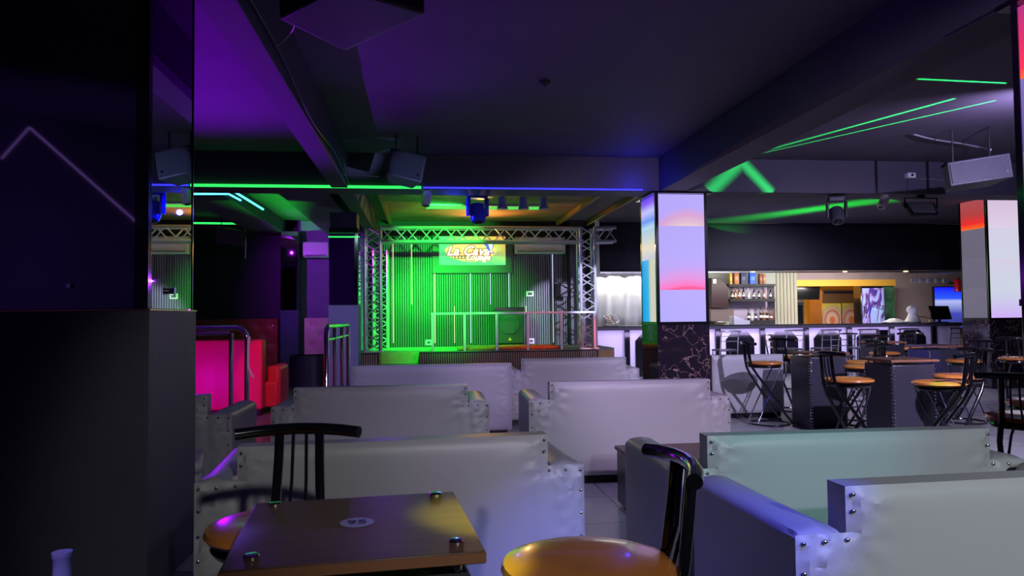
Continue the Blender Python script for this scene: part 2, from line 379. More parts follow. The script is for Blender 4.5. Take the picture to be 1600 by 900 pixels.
# ---- near left pillar with glass above a painted base
def pillar_left():
    p = bpy.data.objects.new('pillar', None); COL.objects.link(p); p['kind'] = 'structure'; p['label'] = 'near left pillar, dark glass above a grey painted base'
    MB().box(-2.5, -1.215, PN + .035, PF - .03, 0, CZ).build('core', black_wall, p)
    MB().box(-2.52, -1.185, PN, PF, 0, 1.24).build('base_panel', pillar_paint, p, .003)
    MB().box(-2.525, -1.182, PN - .003, PF + .003, 1.2405, 1.247).build('gold_edge', gold, p)
    MB().box(-2.5, -1.255, PN + .015, PN + .034, 1.25, CZ).build('front_glass_panel', dark_mirror, p)
    MB().box(-1.252, -1.197, PN + .013, PN + .034, 1.25, CZ).build('corner_strip', black_gloss, p)
    MB().box(-1.214, -1.20, PN + .05, PF - .03, 1.25, 2.40).build('mirror_panel', mirror, p)
    MB().box(-1.214, -1.20, PN + .05, PF - .03, 2.405, CZ).build('upper_glass_panel', dark_mirror, p)
    MB().box(-1.214, -1.196, PN + .035, PN + .049, 1.25, CZ).box(-1.214, -1.196, PF - .029, PF - .015, 1.25, CZ).build('edge_strip', black_gloss, p)
    for (px, py) in ((265, 455),):
        c = W(px, py, X=-1.2)
        MB().tube([c + Vector((-.004, 0, 0)), c + Vector((.02, 0, 0))], .014, 14).tube([c + Vector((.02, 0, 0)), c + Vector((.026, 0, 0))], .018, 14).build('mirror_fixing', chrome, p)
    c = W(110, 447, Y=PN + .015)
    MB().tube([c + Vector((0, .004, 0)), c + Vector((0, -.02, 0))], .010, 14).build('mirror_fixing', chrome, p)
pillar_left()
# glowing tubes added on the angled wall for a laser line in the glass
def refl(px, py):
    d = RM @ Vector(((px - 800) / F, -(py - 450) / F, -1)); t = (PN + .015) / d.y; p = CP + d * t; d.y = -d.y
    n = Mw.to_3x3() @ Vector((0, 1, 0)); q = Mw @ Vector((0, .012, 0))
    return p + d * ((q - p).dot(n) / d.dot(n))
laser_glow = led('laser_line_glow', (.45, .25, .9), .55)  # glow of the added tubes that stand for the laser line
mbt = MB(); mbt.tube([refl(2, 248), refl(46, 199)], .009, 6); mbt.tube([refl(46, 199), refl(219, 352)], .009, 6)
tag(mbt.build('light_strip', laser_glow), 'faint violet peaked laser line, added as glowing tubes, reflected in the dark pillar glass', 'light strip')

# ---- second left pillar
def pillar_mid():
    Y = 10.0
    a = W(513, 477, Y=Y); b = W(558, 477, Y=Y)
    p = bpy.data.objects.new('pillar', None); COL.objects.link(p); p['kind'] = 'structure'; p['label'] = 'slim pillar left of the stage, dark glass above lavender paint'
    z = a.z; x0, x1 = a.x, b.x + .015
    MB().box(x0 + .02, x1 - .02, Y + .02, Y + .42, 0, 2.61).build('core', black_wall, p)
    MB().box(x0, x1, Y, Y + .44, 0, z).build('base_panel', pillar2_m, p, .003)
    MB().box(x0 + .01, x1 - .05, Y + .005, Y + .02, z + .004, 2.40).build('front_glass_panel', dark_mirror, p)
    MB().box(x1 - .048, x1 - .005, Y + .003, Y + .02, z, 2.40).build('corner_strip', black_gloss, p)
    MB().box(x1 - .02, x1 - .006, Y + .03, Y + .42, z, 2.40).build('side_glass_panel', dark_mirror, p)
    MB().tube([W(531, 348, Y=Y) + Vector((0, .01, 0)), W(531, 348, Y=Y) + Vector((0, -.02, 0))], .012, 8).build('mirror_fixing', chrome, p)
    t = W(513, 370, Y=9.99); t2 = W(565, 370, Y=9.99)
    MB().box(t.x, t2.x - .03, 9.985, 10.0, t.z - .008, t.z + .008).build('green_light_strip', led_green, p)
pillar2_m = mat('pillar_lavender_paint', (.20, .20, .33), .6, bump=.06, bscale=12)
pillar_mid()
# slim mirrored pilaster and violet wall by the booths
def pillar_far():
    Y = 13.2; a = W(438, 485, Y=Y); b = W(466, 485, Y=Y); t = W(438, 378, Y=Y)
    p = bpy.data.objects.new('pillar', None); COL.objects.link(p); p['kind'] = 'structure'; p['label'] = 'narrow mirrored pillar between the two booths'
    MB().box(a.x, b.x, Y, Y + .69, 0, a.z).build('base_panel', mat('pillar_teal_paint', (.05, .07, .12), .6), p)
    MB().box(a.x + .01, b.x - .01, Y + .02, Y + .69, a.z, 2.72).build('core', black_wall, p)
    MB().box(a.x + .005, b.x - .005, Y + .004, Y + .019, a.z + .004, t.z + .1).build('mirror_panel', mirror, p)
pillar_far()
struct('wall_booth', MB().box(W(466, 400, Y=13.6).x, -1.0, 13.6, 13.9, 0, CZ), mat('violet_wall_paint', (.18, .14, .26), .6, var=.1))

# ---- column clad in back-lit panels and black marble
def lit_column(label, x0, y0, wd, dp, zt, zb, front_mats, left_mats, marble=True):
    p = bpy.data.objects.new('column', None); COL.objects.link(p); p['kind'] = 'structure'; p['label'] = label
    x1, y1 = x0 + wd, y0 + dp
    MB().box(x0 + .03, x1 - .03, y0 + .03, y1 - .03, 0, zt + .005).build('core', black_matte, p)
    MB().box(x0, x1, y0, y1, 0, zb - .02).build('marble_base', marble_m, p, .003)
    e = .035
    MB().box(x0 - .005, x1 + .005, y0 - .005, y1 + .005, zb - .02, zb + .01).build('lower_frame', black_gloss, p)
    MB().box(x0 - .04, x1 + .05, y0 - .04, y1 + .04, zt - .025, zt).build('top_frame', black_gloss, p)
    mb = MB()
    for (xx, yy) in ((x0, y0), (x1 - e, y0), (x0, y1 - e), (x1 - e, y1 - e)): mb.box(xx, xx + e, yy, yy + e, zb + .01, zt - .025)
    mb.build('edge_strip', black_gloss, p)
    MB().tube([(x0 - .002, y0 - .002, zb), (x0 - .002, y0 - .002, zt - .03)], .003, 6).build('chrome_corner_bead', chrome, p)
    n = len(front_mats); h = (zt - .03 - zb - .012) / n
    for k, m in enumerate(front_mats):   # top to bottom
        z1 = zt - .03 - k * h
        MB().box(x0 + e + .001, x1 - e - .001, y0 + .004, y0 + .028, z1 - h + .0015, z1).build('lit_panel', m, p)
    n = len(left_mats); h = (zt - .03 - zb - .012) / n
    for k, m in enumerate(left_mats):
        z1 = zt - .03 - k * h
        MB().box(x0 + .004, x0 + .028, y0 + e + .001, y1 - e - .001, z1 - h + .0015, z1).build('emissive_side_panel', m, p)
    return p
lav = (.46, .38, .92)
c1_top = ramp_emission('panel_top_glow', [(0, (.80, .60, .58)), (.15, (.72, .47, .62)), (.35, (.68, .36, .62)), (.62, (.46, .38, .92)), (1, (.46, .38, .92))], 2, 1.0, .9)
c1_mid = ramp_emission('panel_plain', [(0, lav), (1, (.45, .38, .90))], 2)
c1_pink = ramp_emission('panel_pink_glow', [(0, (1.0, .10, .30)), (.06, (1.0, .06, .22)), (.14, (.95, .16, .50)), (.38, (.75, .28, .70)), (.75, (.50, .36, .88)), (1, (.48, .37, .90))], 2, 1.0, .45)
c1_low = ramp_emission('panel_low', [(0, (.42, .38, .98)), (1, (.46, .38, .92))], 2)
c1_side_t = ramp_emission('panel_side_top', [(0, (.5, .75, .8)), (.25, (.15, .30, .9)), (.55, (.55, .55, .95)), (.8, (.25, .12, .9)), (1, (.12, .05, .8))], 2)  # colours of the mirror-like side film, given as emission
c1_side_m = ramp_emission('panel_side_white', [(0, (.5, .55, .7)), (.4, (.75, .70, .55)), (1, (.4, .6, .8))], 2)
c1_side_b = ramp_emission('panel_side_cyan', [(0, (.55, .60, .55)), (.35, (.65, .60, .45)), (.55, (.02, .45, .75)), (1, (0, .30, .85))], 1, 1.0)
ca = W(1027, 505, Y=7.9); zt1 = BZ - .001; zb1 = ca.z
lit_column('square column clad in lavender lit panels over black marble, beside the bar', ca.x, 7.9, .60, .58, zt1, zb1,
           [c1_top, c1_mid, c1_pink, c1_low], [c1_side_t, c1_side_m, c1_side_b, c1_side_b])
c3_top = ramp_emission('panel_cream', [(0, (.72, .62, .78)), (.5, (.70, .56, .74)), (1, (.66, .52, .70))], 2)
c3_mid = ramp_emission('panel_white', [(0, (.62, .66, .78)), (1, (.66, .62, .78))], 2)
c3_low = ramp_emission('panel_white_violet', [(0, (.62, .42, .92)), (.6, (.60, .60, .82)), (1, (.62, .66, .78))], 2)
c3_red = ramp_emission('panel_red_glow', [(0, (1.0, .55, .03)), (.12, (1.0, .12, .01)), (.3, (.85, .02, .02)), (.6, (.45, .05, .05)), (1, (.40, .07, .08))], 2, 1.0, .25)
c3_grey = ramp_emission('panel_grey', [(0, (.13, .12, .17)), (1, (.15, .13, .19))], 2)
c3 = W(1546, 498, Y=10.4)
lit_column('square column at the right end of the bar, white lit front and red glowing side', c3.x, 10.4, .60, .58, W(1546, 305, Y=10.4).z, c3.z,
           [c3_top, c3_mid, c3_mid, c3_low], [c3_red, c3_grey, c3_grey, c3_grey])
c4_red = ramp_emission('panel_near_red', [(0, (1.0, .15, .02)), (.15, (1.0, .03, .08)), (.5, (.8, .02, .12)), (1, (.45, .03, .20))], 2)
c4_low = ramp_emission('panel_near_violet', [(0, (.10, .08, .35)), (1, (.22, .16, .5))], 2)
lit_column('near right column in black trim with a red lit panel', 2.61, 2.45, .42, .50, BZ - .001, 1.24, [c4_red, c1_mid, c1_mid, c1_low], [c4_red, c4_low, c4_low, c4_low])
# column above the second column up to the ceiling (grey stub)
cc = W(1300, 400, Y=11.2)

# ---- light strips on the beam edge and ceilings
def strip(name, a, b, m, label, r=.010):
    return tag(MB().tube([a, b], r, 6).build(name, m), label, 'light strip')
yb = 7.885
strip('light_strip', (-2.6, yb, BZ + .012), (-.02, yb, BZ + .012), led_green, 'long green light strip along the lower edge of the cross beam', .015)
strip('light_strip', (0, yb, BZ + .012), (2.42, yb, BZ + .012), led_blue, 'blue light strip along the cross beam up to the lit column', .009)
zc = 2.70
a = W(302, 299, z=zc); b = W(367, 300, z=zc); c = W(411, 327, z=zc)
tag(MB().tube([a, b, c], .014, 6).build('light_strip', led_cyan), 'bent pale blue light strip on the left ceiling, the outer one', 'light strip')
a = W(302, 303, z=zc - .01); b = W(357, 303, z=zc - .01); c = W(376, 313, z=zc - .01)
tag(MB().tube([a, b, c], .012, 6).build('light_strip', led_cyan), 'short pale blue light strip on the left ceiling, the inner one', 'light strip')
zg = 2.70
strip('light_strip', W(300, 348.5, Y=12.9), W(386, 349.5, Y=12.9), led_green, 'green light strip high on the dark left wall', .016)
strip('light_strip', W(388, 351, Y=13.3), W(433, 351, Y=13.3), led_green, 'short green light strip right of the hanging left speaker', .012)

# ---- laser projector: thin fans of green light drawn on ceiling and beam
def laser(loc, segs, col, power, name):
    l = bpy.data.lights.new(name, 'POINT'); l.energy = power; l.color = col; l.shadow_soft_size = 0
    o = bpy.data.objects.new(name, l); COL.objects.link(o); o.location = loc
    l.use_nodes = True; nt = l.node_tree; em = nt.nodes['Emission']
    ge = nd(nt, 'ShaderNodeNewGeometry'); last = None
    L = Vector(loc)
    for A, B, w in segs:
        a = (Vector(A) - L).normalized(); b = (Vector(B) - L).normalized(); n = a.cross(b).normalized(); m = (a + b).normalized(); ch = a.dot(m)
        d1 = nd(nt, 'ShaderNodeVectorMath', operation='DOT_PRODUCT'); nt.links.new(ge.outputs['Incoming'], d1.inputs[0]); d1.inputs[1].default_value = n
        ab = nd(nt, 'ShaderNodeMath', operation='ABSOLUTE'); nt.links.new(d1.outputs['Value'], ab.inputs[0])
        lt = nd(nt, 'ShaderNodeMapRange'); lt.interpolation_type = 'SMOOTHSTEP'; nt.links.new(ab.outputs[0], lt.inputs[0])
        lt.inputs[1].default_value = 0; lt.inputs[2].default_value = w; lt.inputs[3].default_value = 1; lt.inputs[4].default_value = 0
        d2 = nd(nt, 'ShaderNodeVectorMath', operation='DOT_PRODUCT'); nt.links.new(ge.outputs['Incoming'], d2.inputs[0]); d2.inputs[1].default_value = -m * LSIGN
        gt = nd(nt, 'ShaderNodeMath', operation='GREATER_THAN'); nt.links.new(d2.outputs['Value'], gt.inputs[0]); gt.inputs[1].default_value = ch
        mu = nd(nt, 'ShaderNodeMath', operation='MULTIPLY'); nt.links.new(lt.outputs[0], mu.inputs[0]); nt.links.new(gt.outputs[0], mu.inputs[1])
        if last is None: last = mu.outputs[0]
        else:
            ad = nd(nt, 'ShaderNodeMath', operation='MAXIMUM'); nt.links.new(last, ad.inputs[0]); nt.links.new(mu.outputs[0], ad.inputs[1]); last = ad.outputs[0]
    nt.links.new(last, em.inputs['Strength'])
    return o
LSIGN = -1
lp = (5.2, 5.6, 1.75)
laser(lp, [(W(1110, 299, Y=7.9), W(1158, 252, Y=7.9), .030), (W(1158, 252, Y=7.9), W(1206, 302, Y=7.9), .030),
           (W(1425, 123, z=CZ), W(1572, 130, z=CZ), .010),
           (W(1175, 241, z=CZ), W(1492, 154, z=CZ), .014), (W(1175, 243, z=CZ), W(1556, 157, z=CZ), .009)], (.02, 1.0, .15), 2800, 'laser_projector_light')
laser((6.6, 11.6, 1.7), [(W(1105, 350, z=CZ), W(1390, 311, z=CZ), .34)], (.01, 1.0, .05), 520, 'green_fan_light')

laser((-2.1, 12.0, 1.4), [((-2.1, 9.3, CZ), (-2.1, 13.8, CZ), .30)], (.01, 1.0, .05), 230, 'left_green_fan_light')

# ================================================================== STAGE
SZ = .65; SY = 11.7; SB = 13.6
step_m = mat('step_carpet', (.05, .06, .05), .9)
def stage():
    t = thing('stage', 'low stage with dark carpet top and ribbed wooden front', 'stage', (0, 0, 0))
    poly = [(-1.02, SY), (-.70, SY), (-.70, 12.3), (-.07, 12.3), (-.07, SY), (2.80, SY), (3.16, 12.05), (3.16, 13.59), (-1.02, 13.59)]
    MB().prism(poly, 0, SZ - .03).build('stage_body', wood_side, t)
    MB().prism(poly, SZ - .03, SZ).build('stage_top', stage_floor_m, t)
    MB().box(-.07, 2.80, SY - .012, SY - .002, .0, SZ - .01).box(-1.02, -.70, SY - .012, SY - .002, 0, SZ - .01).build('fascia', black_matte, t)
    for xa_, xb_ in ((-1.0, -.72), (-.06, 2.78)):
        mb = MB(); x = xa_
        while x < xb_:
            mb.box(x, x + .018, SY - .026, SY - .0115, .02, SZ - .03); x += .036
        mb.build('slats', wood_slat, t)
    for k, z in enumerate((.22, .435)):
        MB().box(-.69, -.08, SY + .02 + k * .28, 12.29, 0 if k == 0 else .2205, z).build('step', step_m, t, .005)
stage()
# ribbed back wall
xl = W(600, 450, Y=SB).x; xr = W(886, 450, Y=SB).x
mbw = MB(); x = xl
while x < xr:
    mbw.box(x, x + .026, SB - .035, SB - .0005, SZ + .002, 2.80); x += .042
wr = struct('wall_back_stage', MB().box(-1.0, 3.2, SB, SB + .1, 0, CZ), slat_back)
mbw.build('slats', slat_wall, wr)
struct('trim_4', MB().box(xr, W(905, 450, Y=SB - .3).x + .1, SB - .35, SB - .001, SZ + .002, CZ), mat('charcoal_pier', (.05, .055, .065), .5))
struct('trim_5', MB().box(-.99, 3.2, SB - .10, SB - .036, 2.70, CZ), black_matte)
def vstrip(px, y0, y1, m, which):
    a = W(px, y0, Y=SB - .04); b = W(px, y1, Y=SB - .04)
    mb = MB().box(a.x - .007, a.x + .007, SB - .05, SB - .036, b.z, a.z)
    tag(mb.build('light_strip', m), which, 'light strip', 'upright light strips on the ribbed stage wall')
wl = led('warm_strip', (.85, .80, .45), 1.0); wb2 = led('lilac_strip', (.62, .68, 1.0), 1.0); wg = led('yellow_green_strip', (.75, .95, .30), 1.0)
for px, y0, y1, m, w_ in ((614, 374, 536, wl, 'floor-length strip furthest left on the ribbed stage wall'), (643, 374, 476, wg, 'upper strip second from left on the ribbed stage wall'),
                          (679, 424, 536, wl, 'strip under the left edge of the lit sign frame'), (735, 424, 536, wb2, 'strip under the middle of the lit sign'),
                          (766, 424, 476, wb2, 'short strip under the right half of the lit sign'), (795, 424, 480, wb2, 'strip under the right edge of the sign frame'),
                          (863, 397, 535, wb2, 'long strip under the right end of the air conditioner'), (710, 478, 536, wl, 'short low strip rising from the stage left of centre'),
                          (822, 478, 490, wl, 'tiny strip above the right edge of the stage speaker')):
    vstrip(px, y0, y1, m, w_ )
# sign
def sign():
    Y = SB - .12
    a = W(675, 372, Y=Y); b = W(800, 424, Y=Y)
    t = thing('wall_sign', 'lit cafe sign with glowing lettering in a dark frame above the stage', 'sign', ((a.x + b.x) / 2, Y, (a.z + b.z) / 2))
    O = t.location; w = (b.x - a.x); h = a.z - b.z + .12
    MB().box(-w / 2, w / 2, .0, .06, -h / 2 + .03, h / 2 + .06).build('frame', mat('sign_frame', (.05, .07, .06), .5), t, .005)
    a2 = W(686, 371, Y=Y - .01) - O; b2 = W(790, 414, Y=Y - .01) - O
    m = bpy.data.materials.new('sign_face'); m.use_nodes = True; nt = m.node_tree; bs = nt.nodes['Principled BSDF']; bs.inputs['Base Color'].default_value = (.1, .3, .15, 1)
    tc = nd(nt, 'ShaderNodeTexCoord'); sp = nd(nt, 'ShaderNodeSeparateXYZ'); nt.links.new(tc.outputs['Generated'], sp.inputs[0])
    cr = nd(nt, 'ShaderNodeValToRGB'); nz = nd(nt, 'ShaderNodeTexNoise'); nz.inputs['Scale'].default_value = 1.6; nt.links.new(tc.outputs['Generated'], nz.inputs['Vector'])
    ma = nd(nt, 'ShaderNodeMath', operation='MULTIPLY'); nt.links.new(sp.outputs[0], ma.inputs[0]); nt.links.new(sp.outputs[2], ma.inputs[1])
    ad = nd(nt, 'ShaderNodeMath', operation='MULTIPLY_ADD'); nt.links.new(nz.outputs['Fac'], ad.inputs[0]); ad.inputs[1].default_value = .3; nt.links.new(ma.outputs[0], ad.inputs[2])
    nt.links.new(ad.outputs[0], cr.inputs[0]); e = cr.color_ramp.elements
    e[0].position = .2; e[0].color = (.10, .75, .25, 1); e[1].position = .85; e[1].color = (.95, .42, .08, 1)
    nt.links.new(cr.outputs[0], bs.inputs['Emission Color']); bs.inputs['Emission Strength'].default_value = .9
    MB().box(a2.x, b2.x, -.014, -.001, b2.z, a2.z + .02).build('lit_face', m, t)
    Mx = lambda px, py, dy: Matrix.Translation(W(px, py, Y=Y - dy) - O) @ Matrix.Rotation(R(90), 4, 'X')
    wht = led('letter_glow', (1.0, .92, .62), 1.6); brn = led('letter_outline', (.42, .14, .01), .8); glow = led('letter_halo', (1.0, .72, .22), 1.2)
    ol = MB()
    def blob(cx, cy, rx, ry, dy, m, nm):
        c = W(cx, cy, Y=Y - dy) - O; k = Y / F
        poly = [(c.x + rx * k * math.cos(u) * (1 + .06 * math.sin(5 * u)), c.z + ry * k * math.sin(u) * (1 + .08 * math.sin(3 * u))) for u in [2 * PI * i / 28 for i in range(28)]]
        return MB().prism(poly, -dy - .002, -dy, 'y').build(nm, m, t)
    blob(736, 393.5, 40, 14.5, .0165, glow, 'glow_halo')
    for body, px, py, sz in (('La Cava', 731, 392.5, .245), ('Lounge', 747, 402.5, .15)):
        text_mesh('letter_outline', body, sz, brn, Mx(px, py, .022), t, .002, .35, .020)
        text_mesh('letters', body, sz, wht, Mx(px, py, .027), t, .002, .35, .006)
    mb = MB(); ms = MB()
    for k in range(5):
        c = W(708.5 + k * 5.2, 402, Y=Y - .027) - O
        poly = [(c.x + (.022 if i % 2 == 0 else .010) * math.sin(PI * i / 5), c.z + (.022 if i % 2 == 0 else .010) * math.cos(PI * i / 5)) for i in range(10)]
        mb.prism(poly, -.030, -.028, 'y'); ms.box(c.x - .032, c.x + .032, -.026, -.024, c.z - .032, c.z + .032)
    ms.build('star_backing', brn, t); mb.build('stars', wht, t)
    # cocktail glass with a blue straw leaf
    P = lambda px, py: ((W(px, py, Y=Y) - O).x, (W(px, py, Y=Y) - O).z)
    MB().prism([P(760, 378), P(772.5, 379), P(768, 392), P(773, 395), P(764.5, 397.5), P(765, 393)], -.034, -.032, 'y').build('glass_outline', led('violet_outline', (.14, .04, .45), .8), t)
    MB().prism([P(762, 379.5), P(770.6, 380.5), P(767, 392), P(770.5, 394.6), P(765.8, 395.6), P(766, 391.5)], -.038, -.036, 'y').build('glass_shape', wht, t)
    MB().prism([P(752, 379.5), P(758, 377.5), P(762, 381), P(765, 390), P(763, 393), P(758, 384)], -.042, -.040, 'y').build('leaf_shape', led('blue_leaf', (.08, .12, .9), .9), t)
sign()
def wall_ac(px0, py0, px1, py1, Y, label, m=white_plastic):
    a = W(px0, py0, Y=Y); b = W(px1, py1, Y=Y); t = thing('air_conditioner', label, 'air conditioner', ((a.x + b.x) / 2, Y, b.z)); w = (b.x - a.x) / 2; h = a.z - b.z
    MB().prism([(0, .03), (.05, 0), (.2, 0), (.2, h), (.02, h), (0, h * .85)], -w, w, 'x').build('casing', m, t, .012, 3)
    MB().box(-w + .04, w - .04, -.003, .02, .03, .045).build('air_slot', grey_plastic, t)
    return t
wall_ac(805, 370, 884, 396, SB - .24, 'white wall air conditioner over the right of the stage')
wall_ac(473, 378, 513, 402, 13.38, 'violet-lit wall air conditioner left of the slim pillar')
# stage speaker
def stage_speaker():
    Y = 12.9; a = W(774, 478, Y=Y); b = W(819, 534, Y=Y)
    t = thing('stage_speaker', 'black floor speaker with round woofer standing on the stage', 'speaker', ((a.x + b.x) / 2, Y, SZ)); w = (b.x - a.x) / 2
    MB().prism([(-w, .06), (w, .06), (w + .015, .70), (-w - .015, .70)], 0, .34, 'y').build('cabinet', mat('speaker_black', (.03, .035, .035), .5, bump=.2, bscale=80), t, .02)
    MB().box(-w - .01, w + .01, -.01, .34, .64, .70).build('top_cap', black_gloss, t, .008)
    Mx = Matrix.Translation((0, -.012, .40)) @ Matrix.Rotation(R(90), 4, 'X')
    MB().lathe([(.165, 0), (.17, .012), (.15, .014), (.05, .002), (.01, .006)], 28, M=Mx).build('woofer', grey_plastic, t)
    MB().prism([(-.03, .12), (.03, .12), (0, .17)], -.016, -.008, 'y').build('triangle_badge', led('yellow_badge', (.7, .9, .05), .7), t)
    for sx in (-1, 1): MB().box(sx * .16 - .03, sx * .16 + .03, .03, .3, 0, .0595).build('foot', black_matte, t)
stage_speaker()
def small_speaker():
    Y = SB - .2; a = W(866, 444, Y=Y); b = W(884, 464, Y=Y)
    t = thing('wall_speaker', 'small dark speaker on the pier right of the ribbed wall', 'speaker', ((a.x + b.x) / 2, Y - .2, b.z)); w = (b.x - a.x) / 2
    MB().box(-w, w, 0, .18, 0, a.z - b.z).build('cabinet', grey_plastic, t, .01)
    MB().lathe([(.03, 0), (.03, .008)], 14, M=Matrix.Translation((w * .3, 0, .06)) @ Matrix.Rotation(R(90), 4, 'X')).build('badge', black_gloss, t)
small_speaker()
a = W(822, 455, Y=SB - .045); b = W(834, 463, Y=SB - .045)
t = thing('wall_switch', 'small pale square switch plate on the ribbed wall', 'switch', (a.x, SB - .05, b.z))
MB().box(0, b.x - a.x, 0, .012, 0, a.z - b.z).build('plate', mat('cream_plate', (.7, .68, .5), .4), t)
MB().box(.03, b.x - a.x - .03, -.006, -.0005, .025, a.z - b.z - .025).build('rocker', grey_plastic, t)
for px, py, lb in ((670, 533, 'low socket plate on the ribbed wall behind the rail start'), (830, 532, 'low socket plate right of the stage speaker')):
    c = W(px, py, Y=SB - .05); tt = thing('wall_socket', lb, 'socket', (c.x, SB - .05, SZ + .03))
    MB().box(-.06, .06, 0, .012, 0, .10).build('plate', white_plastic, tt, .003); MB().box(-.03, .03, -.004, -.0003, .03, .07).build('outlet', grey_plastic, tt)
# rug
def rug():
    a = W(706, 547, z=SZ); b = W(905, 548, z=SZ)
    mb = MB(); nx, ny = 60, 16; x0, x1 = a.x + .1, b.x - .05; y0, y1 = SY + .15, SY + 1.15
    vs = []; fs = []
    for j in range(ny + 1):
        for i in range(nx + 1):
            u, v = i / nx, j / ny
            e = min(u, 1 - u, v, 1 - v)
            vs.append((x0 + (x1 - x0) * u + .02 * math.sin(9 * v + 3), y0 + (y1 - y0) * v + .02 * math.sin(14 * u), SZ + .012 + .03 * min(1, e * 12) + .010 * random.random()))
    for j in range(ny):
        for i in range(nx):
            k = j * (nx + 1) + i; fs.append((k, k + 1, k + nx + 2, k + nx + 1))
    mb.add(vs, fs)
    mb.box(x0 + .03, x1 - .03, y0 + .03, y1 - .03, SZ + .001, SZ + .012)
    tag(mb.build('rug', rug_m), 'shaggy orange rug on the stage in front of the speaker', 'rug')
rug()
# stage rail
def stage_rail():
    xs = [W(px, 520, Y=SY + .05).x for px in (676, 726, 776, 824.6, 877.6, 929)]
    t = thing('stage_railing', 'grey metal handrail with six posts along the stage edge', 'railing', (xs[0], SY + .05, SZ))
    O = xs[0]; zt = W(676, 490, Y=SY + .05).z - SZ
    for x in xs: MB().box(x - O - .02, x - O + .02, -.02, .02, 0, zt - .02).build('post', steel_grey, t, .003)
    MB().box(-.03, xs[-1] - O + .03, -.022, .022, zt - .02, zt + .015).build('top_rail', steel_grey, t, .004)
steel_grey = mat('grey_painted_steel', (.45, .46, .50), .4, .3)
stage_rail()
# truss
def truss_seg(mb_ch, mb_d, p0, p1, w, u, v, step=.28, r=.024):
    p0, p1, u, v = Vector(p0), Vector(p1), Vector(u), Vector(v)
    L = (p1 - p0).length; d = (p1 - p0).normalized()
    cs = [(-1, -1), (1, -1), (1, 1), (-1, 1)]
    for a, b in cs: mb_ch.tube([p0 + u * a * w / 2 + v * b * w / 2, p1 + u * a * w / 2 + v * b * w / 2], r, 8)
    n = max(1, round(L / step)); h = L / n
    for fi in range(4):
        c0 = u * cs[fi][0] * w / 2 + v * cs[fi][1] * w / 2; c1 = u * cs[(fi + 1) % 4][0] * w / 2 + v * cs[(fi + 1) % 4][1] * w / 2
        for k in range(n):
            a, b, c = p0 + d * k * h, p0 + d * (k + .5) * h, p0 + d * (k + 1) * h
            mb_d.tube([a + c0, b + c1], r * .45, 6); mb_d.tube([b + c1, c + c0], r * .45, 6)
def truss():
    t = thing('stage_truss', 'aluminium box truss gantry framing the stage, lit green', 'truss', (0, SY + .15, SZ))
    yc = SY + .27; w = .24; O = Vector((0, SY + .15, SZ))
    zt = W(700, 352, Y=SY).z; zl = W(700, 377, Y=SY).z
    xL = (W(570, 450, Y=SY).x + W(592, 450, Y=SY).x) / 2; xR = (W(912, 450, Y=SY).x + W(933, 450, Y=SY).x) / 2
    hz = Vector((0, 0, 1)); X = Vector((1, 0, 0)); Yv = Vector((0, 1, 0))
    zc_ = (zt + zl) / 2; ww = zt - zl - .03
    for nm, x in (('truss_post', xL), ('truss_post', xR)):
        a, b = MB(), MB(); truss_seg(a, b, Vector((x, yc, SZ + .012)) - O, Vector((x, yc, zt)) - O, w, X, Yv, .30)
        a.box(x - .16, x + .16, yc - .16 - O.y, yc + .16 - O.y, 0, .012)
        p = a.build(nm, alu, t); b.build('lacing', alu, p)
    a, b = MB(), MB(); truss_seg(a, b, Vector((xL + .14, yc, zc_)) - O, Vector((xR - .14, yc, zc_)) - O, ww, hz, Yv, .42)
    p = a.build('truss_beam', alu, t); b.build('lacing', alu, p)
    a, b = MB(), MB(); truss_seg(a, b, Vector((xR + .14, yc, zc_)) - O, Vector((xR + .46, yc - .1, zc_)) - O, ww, hz, Yv, .32)
    p = a.build('end_block', alu, t); b.build('lacing', alu, p)
    y2 = 13.25; x2 = W(595, 450, Y=y2).x; z2 = W(595, 392, Y=y2).z
    a, b = MB(), MB(); truss_seg(a, b, Vector((x2, y2, SZ + .003)) - O, Vector((x2, y2, z2)) - O, w, X, Yv, .30)
    tt = thing('truss_post', 'short free standing truss post behind the left gantry leg', 'truss', (x2, y2, SZ))
    for mbx in (a, b): mbx.v = [v + O - Vector((x2, y2, SZ)) for v in mbx.v]
    p = a.build('chords', alu, tt); b.build('lacing', alu, tt)
truss()
# green tube and cans on the stage ceiling
a = W(666, 325, z=CZ - .06); b = W(850, 325, z=CZ - .06); yy = (a.y + b.y) / 2
t = thing('tube_light', 'long green tube light on the brown ceiling over the stage', 'tube light', (a.x, yy, CZ - .06))
MB().tube([(0, 0, 0), (b.x - a.x, 0, 0)], .022, 10).build('tube', led_tube, t); MB().box(0, b.x - a.x, -.02, .02, .028, .058).build('batten', white_plastic, t)
for px, lb in ((785, 'left'), (818, 'middle'), (850, 'right')):
    c = W(px, 311, Y=10.0); t = thing('spot_can', 'pale cylinder spotlight on the brown ceiling, %s of three' % lb, 'spotlight', (c.x, 10.0, 2.68), group='three ceiling spot cans')
    MB().lathe([(.065, 0), (.065, .03), (.055, .035), (.055, .15)], 20).build('housing', mat('can_%s' % lb, (.55, .6, .62), .3, .3), t)
    MB().tube([(0, 0, .15), (0, 0, CZ - 2.68)], .01, 6).build('stem', grey_plastic, t)
    MB().lathe([(.072, -.012), (.078, 0), (.07, .012)], 20).build('trim_ring', steel_grey, t)

